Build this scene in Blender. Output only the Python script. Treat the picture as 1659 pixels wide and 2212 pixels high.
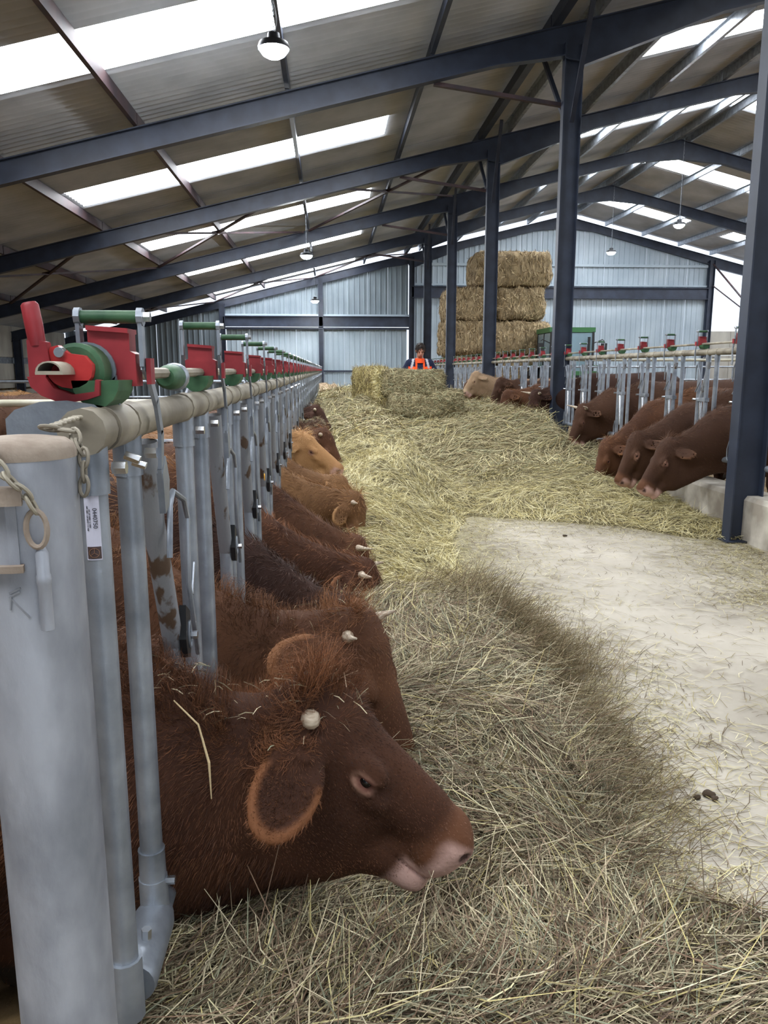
import bpy, math, random
import numpy as np
from mathutils import Vector, Matrix
for o in list(bpy.data.objects): bpy.data.objects.remove(o)
SC = bpy.context.scene
COL = SC.collection
# ------------------------------------------------------------------ camera
F, CX, CY = 1665.0, 829.5, 1106.0
VPX, VPY = 711.0, 799.0
CAMH = 1.62
_d = np.array([(VPX-CX)/F, -(VPY-CY)/F, -1.0]); _d /= np.linalg.norm(_d)
_p = math.atan2(_d[1], -_d[2])
_up = np.array([0, math.cos(_p), math.sin(_p)])
_r = np.cross(_d, _up)
R3 = np.array([_r, _d, _up])
cam_d = bpy.data.cameras.new('camera'); cam = bpy.data.objects.new('camera', cam_d); COL.objects.link(cam)
cam_d.sensor_fit = 'VERTICAL'; cam_d.sensor_height = 36.0; cam_d.lens = 36.0*F/2212.0
cam_d.clip_start = 0.05; cam_d.clip_end = 500
M = Matrix(R3.tolist()).to_4x4(); M.translation = Vector((0, 0, CAMH)); cam.matrix_world = M
SC.camera = cam
# ------------------------------------------------------------------ light
W = bpy.data.worlds.new('world'); SC.world = W; W.use_nodes = True
bg = W.node_tree.nodes['Background']; bg.inputs[0].default_value = (0.80, 0.88, 1.0, 1); bg.inputs[1].default_value = 1.35
SKYLIGHT = 11.0
LAMP = 500.0
SC.view_settings.view_transform = 'Standard'; SC.view_settings.look = 'None'
SC.view_settings.exposure = 0.30; SC.view_settings.gamma = 1.0; SC.view_settings.use_curve_mapping = False
SC.cycles.use_denoising = True
SC.cycles.use_adaptive_sampling = True; SC.cycles.adaptive_threshold = .06
SC.cycles.max_bounces = 5; SC.cycles.diffuse_bounces = 3; SC.cycles.transparent_max_bounces = 4
SC.cycles.sample_clamp_indirect = 6.0
SC.cycles.caustics_reflective = False; SC.cycles.caustics_refractive = False
rng = np.random.default_rng(7); random.seed(5)
PI = math.pi
# ------------------------------------------------------------------ materials
def srgb(r, g, b):
    f = lambda c: (c/255/12.92) if c/255 <= .04045 else ((c/255+.055)/1.055)**2.4
    return (f(r), f(g), f(b), 1)
def newmat(name):
    m = bpy.data.materials.new(name); m.use_nodes = True
    nt = m.node_tree; b = nt.nodes['Principled BSDF']
    return m, nt, b
def mix_noise(nt, b, c1, c2, scale=6, detail=5, lo=.35, hi=.65, rough=None, bump=0, stretch=None, bscale=None):
    tc = nt.nodes.new('ShaderNodeTexCoord'); mp = nt.nodes.new('ShaderNodeMapping')
    nt.links.new(tc.outputs['Object'], mp.inputs[0])
    if stretch: mp.inputs['Scale'].default_value = stretch
    n = nt.nodes.new('ShaderNodeTexNoise'); n.inputs['Scale'].default_value = scale; n.inputs['Detail'].default_value = detail
    nt.links.new(mp.outputs[0], n.inputs['Vector'])
    r = nt.nodes.new('ShaderNodeValToRGB'); r.color_ramp.elements[0].position = lo; r.color_ramp.elements[1].position = hi
    r.color_ramp.elements[0].color = c1; r.color_ramp.elements[1].color = c2
    nt.links.new(n.outputs[0], r.inputs[0]); nt.links.new(r.outputs[0], b.inputs['Base Color'])
    if rough is not None: b.inputs['Roughness'].default_value = rough
    if bump:
        n2 = nt.nodes.new('ShaderNodeTexNoise'); n2.inputs['Scale'].default_value = bscale or scale*6; n2.inputs['Detail'].default_value = 6
        nt.links.new(mp.outputs[0], n2.inputs['Vector'])
        bp = nt.nodes.new('ShaderNodeBump'); bp.inputs['Strength'].default_value = bump; bp.inputs['Distance'].default_value = .01
        nt.links.new(n2.outputs[0], bp.inputs['Height']); nt.links.new(bp.outputs[0], b.inputs['Normal'])
    return mp, n, r
def M_noise(name, c1, c2, scale=6, rough=.7, metal=0, **k):
    m, nt, b = newmat(name); mix_noise(nt, b, c1, c2, scale, rough=rough, **k); b.inputs['Metallic'].default_value = metal
    return m
def M_flat(name, c, rough=.6, metal=0, emit=0):
    m, nt, b = newmat(name); b.inputs['Base Color'].default_value = c; b.inputs['Roughness'].default_value = rough
    b.inputs['Metallic'].default_value = metal
    if emit: b.inputs['Emission Color'].default_value = c; b.inputs['Emission Strength'].default_value = emit
    return m
def M_attr(name, rough=.8, spec=.2, bump=0, sheen=0):
    m, nt, b = newmat(name); a = nt.nodes.new('ShaderNodeAttribute'); a.attribute_name = 'col'
    nt.links.new(a.outputs['Color'], b.inputs['Base Color']); b.inputs['Roughness'].default_value = rough
    b.inputs['Specular IOR Level'].default_value = spec
    if bump:
        tc = nt.nodes.new('ShaderNodeTexCoord'); n2 = nt.nodes.new('ShaderNodeTexNoise'); n2.inputs['Scale'].default_value = 90; n2.inputs['Detail'].default_value = 5
        nt.links.new(tc.outputs['Object'], n2.inputs['Vector'])
        bp = nt.nodes.new('ShaderNodeBump'); bp.inputs['Strength'].default_value = bump; bp.inputs['Distance'].default_value = .006
        nt.links.new(n2.outputs[0], bp.inputs['Height']); nt.links.new(bp.outputs[0], b.inputs['Normal'])
    return m
m_galv = M_noise('galvanised_steel', srgb(122,129,138), srgb(168,175,184), 9, .42, .55, detail=8, lo=.3, hi=.7, bump=.12)
m_galv_dusty = M_noise('dusty_rail', srgb(120,112,98), srgb(176,168,150), 5, .6, .3, detail=7, lo=.35, hi=.65, bump=.1)
m_galv_dirty = M_noise('soiled_steel', srgb(92,74,60), srgb(140,143,148), 16, .55, .25, detail=14, lo=.38, hi=.42, bump=.15, stretch=(1,1,.5))
m_bigpost = M_noise('post_steel', srgb(118,122,130), srgb(172,176,184), 9, .5, .3, detail=12, lo=.36, hi=.62, bump=.15, stretch=(1,1,.45))
m_dust = M_noise('dusty_cap', srgb(128,112,98), srgb(168,155,140), 14, .85, 0, detail=7, bump=.2)
m_bolt = M_flat('bolt_zinc', srgb(205,208,212), .25, .9)
m_red = M_noise('red_plastic', srgb(128,30,38), srgb(160,48,54), 12, .5, 0, detail=4)
m_red2 = M_noise('bright_red_plastic', srgb(170,34,36), srgb(196,56,52), 12, .45, 0)
m_green = M_noise('green_plastic', srgb(28,74,44), srgb(66,104,70), 16, .55, 0)
m_black = M_flat('black_plastic', srgb(22,23,26), .5)
m_blue = M_noise('blue_painted_steel', srgb(34,41,56), srgb(46,54,71), 3, .5, 0, detail=3)
m_rust = M_noise('primer_steel', srgb(46,38,44), srgb(70,50,52), 3, .6, 0)
m_roof = M_noise('fibre_cement', srgb(160,164,170), srgb(188,192,198), 1.2, .9, 0, detail=6, lo=.3, hi=.7, bump=.05)
m_clad = M_noise('steel_cladding', srgb(150,164,174), srgb(170,183,192), .6, .5, 0, detail=3)
m_clad_dk = M_noise('dark_steel_cladding', srgb(112,124,132), srgb(130,142,150), .6, .5, 0, detail=3)
m_conc_wall = M_noise('precast_concrete', srgb(140,136,128), srgb(176,172,162), 1.5, .9, 0, detail=8, lo=.3, hi=.7, bump=.1, stretch=(1,1,.5))
m_curb = M_noise('kerb_concrete', srgb(150,142,130), srgb(196,190,178), 4, .9, 0, detail=8, bump=.2)
m_pen = M_noise('soiled_bedding', srgb(72,56,38), srgb(128,104,66), 5, .95, 0, detail=8, lo=.35, hi=.65, bump=.6)
m_yellow = M_flat('yellow_tag', srgb(222,160,40), .5)
m_white = M_flat('white_label', srgb(206,206,222), .5)
m_inkt = M_flat('label_ink', srgb(30,30,40), .6)
m_brownlogo = M_flat('brown_logo', srgb(74,58,56), .5)
m_logoline = M_flat('logo_line', srgb(150,110,80), .5)
m_sky = M_flat('translucent_sheet', (.93,.96,1,1), .6, 0, SKYLIGHT)
m_skyend = M_flat('translucent_strip', (.80,.88,1,1), .6, 0, 1.3)
m_lampglow = M_flat('lamp_lens', (.93,.97,1,1), .3, 0, LAMP)
m_lampbody = M_flat('lamp_housing', srgb(60,62,66), .4, .6)
m_body = M_attr('cow_hide', .75, .15, .35)
m_hair = M_attr('cow_hair', .55, .25)
m_eye = M_flat('cow_eye', srgb(18,12,10), .08)
m_horn = M_noise('horn', srgb(150,130,108), srgb(206,192,170), 30, .5, 0, stretch=(1,1,4))
m_hay = M_attr('hay_strand', .7, .2)
m_haybase = M_noise('hay_mass', srgb(68,60,42), srgb(146,134,96), 22, .95, 0, detail=10, lo=.35, hi=.68, bump=1.0, stretch=(1,3,1), bscale=70)  # dark tones paint the shadow in the gaps between strands
m_bale = M_noise('bale_straw', srgb(112,96,72), srgb(164,144,110), 9, .95, 0, detail=10, lo=.35, hi=.65, bump=1.0, stretch=(1,1,.35), bscale=50)
m_haybale = M_noise('bale_hay', srgb(104,92,66), srgb(156,142,106), 9, .95, 0, detail=10, lo=.35, hi=.65, bump=1.0, stretch=(1,1,.35), bscale=50)
def floor_mat():
    m, nt, b = newmat('feed_passage_concrete')
    mp, n, r = mix_noise(nt, b, srgb(154,146,132), srgb(192,184,169), 1.1, 9, .3, .68, rough=.75, bump=.12, bscale=30)
    n3 = nt.nodes.new('ShaderNodeTexNoise'); n3.inputs['Scale'].default_value = 3.2; n3.inputs['Detail'].default_value = 4
    nt.links.new(mp.outputs[0], n3.inputs['Vector'])
    r3 = nt.nodes.new('ShaderNodeValToRGB'); r3.color_ramp.elements[0].position = .62; r3.color_ramp.elements[1].position = .72
    r3.color_ramp.elements[0].color = (0,0,0,1); r3.color_ramp.elements[1].color = (.5,.5,.5,1)
    nt.links.new(n3.outputs[0], r3.inputs[0])
    mx = nt.nodes.new('ShaderNodeMix'); mx.data_type = 'RGBA'; mx.inputs[7].default_value = srgb(118,106,88)
    nt.links.new(r3.outputs[0], mx.inputs[0]); nt.links.new(r.outputs[0], mx.inputs[6]); nt.links.new(mx.outputs[2], b.inputs['Base Color'])
    return m
m_floor = floor_mat()
# ------------------------------------------------------------------ mesh helpers
def mesh_np(name, V, faces, mat, col=None, smooth=True):
    """faces: list of (n,k) int arrays"""
    V = np.ascontiguousarray(V, np.float32)
    me = bpy.data.meshes.new(name); me.vertices.add(len(V)); me.vertices.foreach_set('co', V.ravel())
    fl = [np.asarray(f, np.int32) for f in faces if len(f)]
    loops = np.concatenate([f.ravel() for f in fl]); tot = np.concatenate([np.full(len(f), f.shape[1], np.int32) for f in fl])
    st = np.concatenate([[0], np.cumsum(tot)[:-1]]).astype(np.int32)
    me.loops.add(len(loops)); me.loops.foreach_set('vertex_index', loops)
    me.polygons.add(len(tot)); me.polygons.foreach_set('loop_start', st); me.polygons.foreach_set('loop_total', tot)
    if smooth: me.polygons.foreach_set('use_smooth', np.ones(len(tot), bool))
    if col is not None:
        a = me.color_attributes.new('col', 'FLOAT_COLOR', 'POINT')
        c = np.ones((len(V), 4), np.float32); c[:, :3] = col; a.data.foreach_set('color', c.ravel())
    me.materials.append(mat); me.update(); me.validate()
    return me
def link(name, me, parent=None, loc=None):
    o = bpy.data.objects.new(name, me); COL.objects.link(o)
    if parent is not None: o.parent = parent
    if loc is not None: o.location = loc
    return o
class G:
    """collects simple shapes in one mesh"""
    def __init__(s): s.v = []; s.f = []; s.n = 0
    def add(s, V, Fs):
        s.v += [tuple(map(float, p)) for p in V]; s.f += [tuple(i+s.n for i in f) for f in Fs]; s.n = len(s.v); return s
    def box(s, a, b):
        (x0,y0,z0),(x1,y1,z1) = a, b
        x0,x1=min(x0,x1),max(x0,x1); y0,y1=min(y0,y1),max(y0,y1); z0,z1=min(z0,z1),max(z0,z1)
        return s.add([(x0,y0,z0),(x1,y0,z0),(x1,y1,z0),(x0,y1,z0),(x0,y0,z1),(x1,y0,z1),(x1,y1,z1),(x0,y1,z1)],
            [(3,2,1,0),(4,5,6,7),(0,1,5,4),(1,2,6,5),(2,3,7,6),(3,0,4,7)])
    def bar(s, p, q, w, h, up=(0,0,1)):
        p=Vector(p);q=Vector(q);d=(q-p).normalized();u=Vector(up)
        if abs(d.dot(u))>.98:u=Vector((0,1,0))
        r=d.cross(u).normalized();u=r.cross(d).normalized();V=[]
        for c in(p,q):
            for a,b in((-1,-1),(1,-1),(1,1),(-1,1)):V.append(c+r*a*w/2+u*b*h/2)
        return s.add(V,[(3,2,1,0),(4,5,6,7),(0,1,5,4),(1,2,6,5),(2,3,7,6),(3,0,4,7)])
    def tube(s, pts, r, n=12, caps=True, close=False):
        pts=[Vector(p) for p in pts]; m=len(pts); rs=r if isinstance(r,(list,tuple)) else [r]*m
        V=[];prev=None
        for i,p in enumerate(pts):
            if close: d=(pts[(i+1)%m]-pts[i-1])
            else: d=(pts[min(i+1,m-1)]-pts[max(i-1,0)])
            d.normalize()
            if prev is None:
                u=Vector((0,0,1)) if abs(d.z)<.9 else Vector((0,1,0))
                a=d.cross(u).normalized()
            else:
                a=prev-d*prev.dot(d)
                a.normalize()
            b=d.cross(a);prev=a
            for k in range(n):
                t=2*PI*k/n;V.append(p+(a*math.cos(t)+b*math.sin(t))*rs[i])
        Fs=[]
        for i in range(m if close else m-1):
            j=(i+1)%m
            for k in range(n):
                l=(k+1)%n;Fs.append((i*n+k,i*n+l,j*n+l,j*n+k))
        if caps and not close: Fs+= [tuple(range(n))[::-1],tuple((m-1)*n+k for k in range(n))]
        return s.add(V,Fs)
    def lathe(s, prof, c=(0,0,0), n=20, axis='z'):
        V=[]
        for r,z in prof:
            for k in range(n):
                t=2*PI*k/n;x,y=r*math.cos(t),r*math.sin(t)
                V.append({'z':(x,y,z),'y':(x,z,y),'x':(z,x,y)}[axis])
        V=[(a+c[0],b+c[1],d+c[2]) for a,b,d in V];Fs=[]
        for i in range(len(prof)-1):
            for k in range(n):
                l=(k+1)%n;Fs.append((i*n+k,i*n+l,(i+1)*n+l,(i+1)*n+k))
        Fs+=[tuple(range(n))[::-1],tuple((len(prof)-1)*n+k for k in range(n))]
        return s.add(V,Fs)
    def prism(s, poly, a0, a1, plane='yz'):
        n=len(poly);f={'yz':lambda p,a:(a,p[0],p[1]),'xz':lambda p,a:(p[0],a,p[1]),'xy':lambda p,a:(p[0],p[1],a)}[plane]
        V=[f(p,a0) for p in poly]+[f(p,a1) for p in poly]
        return s.add(V,[tuple(range(n))[::-1],tuple(range(n,2*n))]+[(i,(i+1)%n,n+(i+1)%n,n+i) for i in range(n)])
    def sheet(s, pts, w, plane_axis, t):
        return s
    def mesh(s, name, mat, smooth=False):
        me=bpy.data.meshes.new(name);me.from_pydata(s.v,[],s.f);me.materials.append(mat);me.update()
        if smooth:
            me.polygons.foreach_set('use_smooth',[True]*len(me.polygons))
            try: me.set_sharp_from_angle(angle=math.radians(40))
            except Exception: pass
        me.validate()
        return me
    def build(s, name, mat, parent=None, smooth=False, loc=None):
        return link(name, s.mesh(name, mat, smooth), parent, loc)
def tag(o, label=None, cat=None, group=None, kind=None):
    if label: o['label']=label
    if cat: o['category']=cat
    if group: o['group']=group
    if kind: o['kind']=kind
    return o
def empty(name, loc, label=None, cat=None, group=None, kind=None, rz=0):
    o=bpy.data.objects.new(name,None);COL.objects.link(o);o.location=loc;o.rotation_euler=(0,0,rz);o.empty_display_size=.1
    return tag(o,label,cat,group,kind)
def hidx(a, b, c, seed):
    h=(a*73856093)^(b*19349663)^(c*83492791)^(seed*2654435761&0x7fffffff)
    h=(h^(h>>13))*1274126177&0x7fffffff
    return ((h^(h>>16))&0xffff)/65535.0
def vnoise(P, freq, seed=0):
    """value noise, P (...,3) -> [-1,1]"""
    Q=np.asarray(P,np.float64)*freq+1000.5;I=np.floor(Q).astype(np.int64);T=Q-I;T=T*T*(3-2*T);out=0
    for dx in(0,1):
        for dy in(0,1):
            for dz in(0,1):
                w=(T[...,0] if dx else 1-T[...,0])*(T[...,1] if dy else 1-T[...,1])*(T[...,2] if dz else 1-T[...,2])
                out=out+w*hidx(I[...,0]+dx,I[...,1]+dy,I[...,2]+dz,seed)
    return out*2-1
def vvec(P,freq,seed): return np.stack([vnoise(P,freq,seed+i*17) for i in range(3)],-1)
def nrm(v): return v/np.maximum(np.linalg.norm(v,axis=-1,keepdims=True),1e-9)
def ribbons(name, P, side, w, mat, col, taper=True):
    """P: list of k (N,3) points; side (N,3); w widths list"""
    k=len(P);N=len(P[0]);V=[]
    last_tip = taper
    for i in range(k):
        if last_tip and i==k-1: V.append(P[i][:,None,:])
        else:
            s=side*(w[i][:,None] if np.ndim(w[i]) else w[i])*.5
            V.append(np.stack([P[i]-s,P[i]+s],1))
    V=np.concatenate(V,1);m=V.shape[1];V=V.reshape(-1,3);b=np.arange(N)[:,None]*m
    quads=[];tris=[]
    for i in range(k-1):
        if last_tip and i==k-2: tris.append(b+np.array([[2*i,2*i+1,2*i+2]]))
        else: quads.append(b+np.array([[2*i,2*i+1,2*i+3,2*i+2]]))
    fs=[]
    if quads: fs.append(np.concatenate(quads))
    if tris: fs.append(np.concatenate(tris))
    c=np.repeat(col,m,axis=0)
    return mesh_np(name,V,fs,mat,c,smooth=False)
# ================================================================== STRUCTURE
XR, ZR, SL = 11.15, CAMH+7.4, .2436
def zr(x): return ZR-SL*abs(XR-x)
FR = [.9, 7.0, 13.1, 19.15, 25.3, 31.4, 37.5]
YB, YE = -5.2, 37.75
XL, XRT = -12.2, 25.0
XP = 3.93
# floors
tag(G().box((-.38,-6,-.12),(4.05,38,0)).build('floor', m_floor), kind='structure')
pf=tag(G().box((XL,-6,-.30),(-.55,38,-.04)).box((4.25,-6,-.30),(XRT,38,-.04)).build('floor_pen', m_pen), kind='structure')
# kerbs under the barriers (cast in lengths between the frames)
def kerb(side, x0, x1, h):
    k=empty('wall_kerb_'+side,(0,0,0),kind='structure')
    ys=[-2]+FR
    for a,b in zip(ys[:-1],ys[1:]):
        g=G(); g.prism([(x0,-.1),(x1,-.1),(x1,h-.04),(x1-.03*(1 if x1>x0 else -1),h),(x0,h)], a+.01, b-.01,'xz')
        g.build('kerb_block', m_curb, k)
    return k
kerb('left', -.56, -.33, .33)
kerb('right', 4.26, 3.93, .44)
# roof ----------------------------------------------------------------
PITCH=.177
def corrug(g, xa, xb, ya, yb, dz=0., t=0):
    n0=int(math.floor(ya/PITCH*6)); n1=int(math.ceil(yb/PITCH*6)); V=[];Fs=[]
    for i in range(n0,n1+1):
        y=min(max(i*PITCH/6,ya),yb); h=.031*math.cos(2*PI*i/6)
        V+=[(xa,y,zr(xa)+h+dz),(xb,y,zr(xb)+h+dz)]
    for i in range(n1-n0): Fs.append((2*i,2*i+1,2*i+3,2*i+2))
    g.add(V,Fs)
ceil=G(); sky_rects=[]
ys=[YB]+FR[:-1]
bays=[(-5.2,.9)]+list(zip(FR[:-1],FR[1:]))
for bi,(a,b) in enumerate(bays):
    L0,L1=a+3.4,a+4.68; R0,R1=a+2.35,a+3.5
    if bi==2: L0,L1=a+3.2,a+4.45
    if bi==3: L0,L1=a+3.3,a+4.6
    if bi==6: L0,L1=a+4.3,a+5.5
    e = YE if bi==len(bays)-1 else b
    # left slope: X from XL to XR ; windows: [-5.14,1.25]@L, [6.15,11.0]@R
    for xa,xb,wins in ((XL-.2,-5.14,None),(-5.14,1.25,(L0,L1)),(1.25,6.15,None),(6.15,10.95,(R0,R1)),(10.95,XR,None),(XR,11.3,None),(11.3,15.6,(R0,R1)),(15.6,17.5,None),(17.5,22.,(R0,R1)),(22.,XRT+.2,None)):
        if wins is None: corrug(ceil,xa,xb,a,e)
        else:
            corrug(ceil,xa,xb,a,wins[0]); corrug(ceil,xa,xb,wins[1],e); sky_rects.append((xa,xb)+wins)
ceil_o=tag(ceil.build('ceiling', m_roof, smooth=True), kind='structure')
for r in sky_rects:
    xa,xb,ya,yb=r; xs=np.linspace(xa,xb,3 if xb-xa<5.5 else 4)
    for x0,x1 in zip(xs[:-1],xs[1:]):
        g=G(); corrug(g,x0,x1-.015,ya,yb,.004); g.build('skylight_sheet', m_sky, ceil_o, smooth=True)
# end wall ------------------------------------------------------------
YW=37.62
def ribs_profile(x0,x1,pitch=.25,phase=0.):
    pts=[];x=math.floor(x0/pitch)*pitch
    while x<x1+pitch:
        for dx,dy in((0,0),(pitch*.62,0),(pitch*.70,-.035),(pitch*.86,-.035),(pitch*.94,0)):
            pts.append((x+dx,dy))
        x+=pitch
    pts=[p for p in pts if x0<p[0]<x1]
    return [(x0,pts[0][1])]+pts+[(x1,pts[-1][1])]
wb=empty('wall_back',(0,0,0),kind='structure')
def clad(x0,x1,z0,ztop,mat,y=YW,name='cladding_sheet',parent=wb,w=1.0):
    n=max(1,round((x1-x0)/w));xs=np.linspace(x0,x1,n+1)
    for a,b in zip(xs[:-1],xs[1:]):
        pr=ribs_profile(a+.003,b-.003); V=[];Fs=[]
        for x,dy in pr: V+=[(x,y+dy,z0),(x,y+dy,ztop(x))]
        for i in range(len(pr)-1): Fs.append((2*i,2*i+2,2*i+3,2*i+1))
        G().add(V,Fs).build(name,mat,parent)
top=lambda x: zr(x)-.52
clad(XL,-4.9,0,lambda x:min(top(x),3.4),m_clad_dk); clad(XL,-4.9,3.4,top,m_clad_dk)
clad(-4.9,3.78,4.1,top,m_clad_dk); clad(-4.8,-.45,0,lambda x:3.6,m_clad); clad(-.25,3.72,0,lambda x:3.6,m_clad)
clad(3.95,18.35,5.5,top,m_clad); clad(3.95,18.35,0,lambda x:5.0,m_clad)
# translucent closing strip between cladding and roof
for i,x in enumerate(np.arange(XL,24.5,1.05)):
    x1=x+1.03
    if x<XR<x1: x1=XR
    g=G(); g.add([(x,YW+.02,zr(x)-.5),(x1,YW+.02,zr(x1)-.5),(x1,YW+.02,zr(x1)-.03),(x,YW+.02,zr(x)-.03)],[(0,1,2,3)]); g.build('translucent_strip',m_skyend,wb)
def ibeam_x(g,x0,x1,y,z0,z1,w=.2,t=.02):
    """horizontal H girder along X"""
    g.box((x0,y-w/2,z1-t),(x1,y+w/2,z1)).box((x0,y-w/2,z0),(x1,y+w/2,z0+t)).box((x0,y-.01,z0+t),(x1,y+.01,z1-t))
t1=G(); ibeam_x(t1,-4.9,3.85,YW-.18,3.62,4.1,.24,.03); t1.box((-4.9,YW-.24,3.5),(3.85,YW-.05,3.58)); tag(t1.build('trim_1',m_blue),kind='structure')
t2=G(); ibeam_x(t2,3.95,18.4,YW-.18,4.97,5.5,.24,.03); tag(t2.build('trim_2',m_blue),kind='structure')
t3=G().box((3.95,YW-.12,6.46),(18.4,YW-.05,6.58)).box((3.95,YW-.13,5.56),(18.4,YW-.05,5.64)).box((-4.9,YW-.13,4.12),(3.8,YW-.05,4.2)); tag(t3.build('trim_3',m_clad),kind='structure')
t4=G().box((-.3,YW-.1,1.52),(3.7,YW-.05,1.6)).box((-4.8,YW-.1,1.52),(-.5,YW-.05,1.6)).box((3.95,YW-.1,1.6),(8,YW-.05,1.68)); tag(t4.build('trim_4',m_blue),kind='structure')
def end_post(x,w,z0=0):
    g=G();zt=zr(x)-.45
    g.box((x-w/2,YW-.30,z0),(x-w/2+.02,YW-.06,zt)).box((x+w/2-.02,YW-.30,z0),(x+w/2,YW-.06,zt)).box((x-w/2,YW-.19,z0),(x+w/2,YW-.17,zt))
    return tag(g.build('wall_post_back',m_blue),kind='structure')
for x,w in((-4.95,.26),(-.36,.22),(XP,.24),(18.45,.26)): end_post(x,w)
# light slots beside the middle gable post are open joints; a low block wall closes the bay beyond the last gable post
wr=empty('wall_right',(0,0,0),kind='structure')
for k in range(6):
    for j in range(3): G().box((18.6+k*1.1,YW-.1,.02+j*1.16),(18.6+k*1.1+1.085,YW+.1,.02+j*1.16+1.14)).build('concrete_panel',m_conc_wall,wr)
wf=empty('wall_front_unseen',(0,0,0),kind='structure')  # unseen wall, added to cut the ambient light from behind the camera
clad(XL,-.4,0,lambda x:zr(x)-.1,m_clad_dk,y=-5.3,parent=wf,w=2.); clad(4.0,XRT,0,lambda x:zr(x)-.1,m_clad_dk,y=-5.3,parent=wf,w=2.); clad(-.4,4.0,4.2,lambda x:zr(x)-.1,m_clad_dk,y=-5.3,parent=wf,w=2.2)
# left wall -----------------------------------------------------------
wl=empty('wall_left',(0,0,0),kind='structure'); G().box((XL-.3,-5.2,-.3),(XL-.2,37.6,2.2)).build('light_stop_backing',m_pen,wl)  # backing panel added behind the planks to stop light leaking through their gaps
ye=[-5.2]+FR
for a,b in zip(ye[:-1],ye[1:]):
    zt=zr(XL)-.06
    G().box((XL-.16,a+.01,2.1),(XL,b-.01,zt)).build('concrete_panel',m_conc_wall,wl)
    G().box((XL-.16,a+.01,1.25),(XL,b-.01,1.86)).build('concrete_panel',m_conc_wall,wl)
    G().box((XL-.14,a+.01,1.86),(XL-.06,b-.01,2.1)).build('vent_band',m_galv,wl)
    for z in(-.05,.28,.61,.94): G().box((XL-.1,a+.01,z),(XL-.02,b-.01,z+.25)).build('concrete_plank',m_conc_wall,wl)
# ---------------------------------------------------------------- frames
def hsec_post(g,x,y,z0,z1,dx=.30,by=.15,t=.014,sx=0):
    g.box((x-dx/2,y-by/2,z0),(x-dx/2+t,y+by/2,z1)).box((x+dx/2-t,y-by/2,z0),(x+dx/2,y+by/2,z1)).box((x-dx/2+t,y-.005,z0),(x+dx/2-t,y+.005,z1))
RT=.27   # rafter top below the roof plane
def raf(g,x0,x1,y,d0,d1,by=.16,t=.02):
    """tapered rafter I-section from x0 to x1 with depths d0,d1"""
    z0,z1=zr(x0)-RT,zr(x1)-RT
    for ya,yb,ta,tb,ba,bb in((-by/2,by/2,0,0,-t,-t),(-by/2,by/2,-d0+t,-d1+t,-d0,-d1),(-.006,.006,-t,-t,-d0+t,-d1+t)):
        V=[(x0,y+ya,z0+ba),(x0,y+yb,z0+ba),(x0,y+yb,z0+ta),(x0,y+ya,z0+ta),(x1,y+ya,z1+bb),(x1,y+yb,z1+bb),(x1,y+yb,z1+tb),(x1,y+ya,z1+tb)]
        g.add(V,[(0,1,2,3),(7,6,5,4),(0,4,5,1),(1,5,6,2),(2,6,7,3),(3,7,4,0)])
ordw=['nearest the camera','second from the camera','third from the camera','fourth from the camera','fifth from the camera','sixth from the camera']
for i,y in enumerate(FR):
    fr=empty('portal_frame',(0,y,0),kind='structure')
    if i>=1 and i<len(FR)-1 or i==0:
        g=G(); hsec_post(g,XP,0,0,zr(XP)-RT-.3); g.box((XP-.2,-.13,0),(XP+.2,.13,.02)); g.build('pillar',m_blue,fr)
    g=G()
    raf(g,XL,XP-1.2,0,.38,.36); raf(g,XP-1.2,XP-.15,0,.36,.46); raf(g,XP-.15,XP+.15,0,.5,.62); raf(g,XP+.15,XP+2.4,0,.66,.36); raf(g,XP+2.4,XR-1.4,0,.36,.36); raf(g,XR-1.4,XR,0,.36,.58)
    g.build('rafter',m_blue,fr)
    g=G(); raf(g,XR,XR+1.4,0,.58,.36); raf(g,XR+1.4,18.3,0,.36,.4); raf(g,18.3,XRT,0,.5,.36); g.build('rafter',m_blue,fr)
    g=G(); hsec_post(g,18.45,0,0,zr(18.45)-RT-.3); g.build('pillar',m_blue,fr)
    g=G(); hsec_post(g,XL+.2,0,0,zr(XL+.2)-RT-.3); g.build('pillar',m_blue,fr)
# purlins : separate lengths bay by bay
pr=empty('trim_purlins',(0,0,0),kind='structure')
yy=[-5.2]+FR
def purl(x,a,b,mat,w=.07,h=.17,dz=0):
    g=G(); z=zr(x)-.04+dz; g.box((x-w/2,a+.02,z-h),(x+w/2,b-.02,z)); g.build('purlin',mat,pr)
def purlz(x,a,b):
    g=G(); z=zr(x)-.04; s=1
    g.box((x-.004,a+.01,z-.2),(x+.004,b-.01,z)).box((x-.07,a+.01,z-.008),(x,b-.01,z)).box((x,a+.01,z-.2),(x+.07,b-.01,z-.192)).box((x+.066,a+.01,z-.192),(x+.07,b-.01,z-.17))
    g.build('purlin',m_galv,pr)
for a,b in zip(yy[:-1],yy[1:]):
    for x in(-9.8,-7.5,-5.23,-2.96,-.6,1.68): purl(x,a,b,m_rust if x<-1 else m_blue,.07,.19)
    purl(3.62,a,b,m_blue,.13,.20,-.03); purlz(4.25,a,b)
    for x in(6.0,7.6,9.35,10.95,11.45,13.1,14.9,16.7,18.3,20.6,22.9): purlz(x,a,b)
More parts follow.
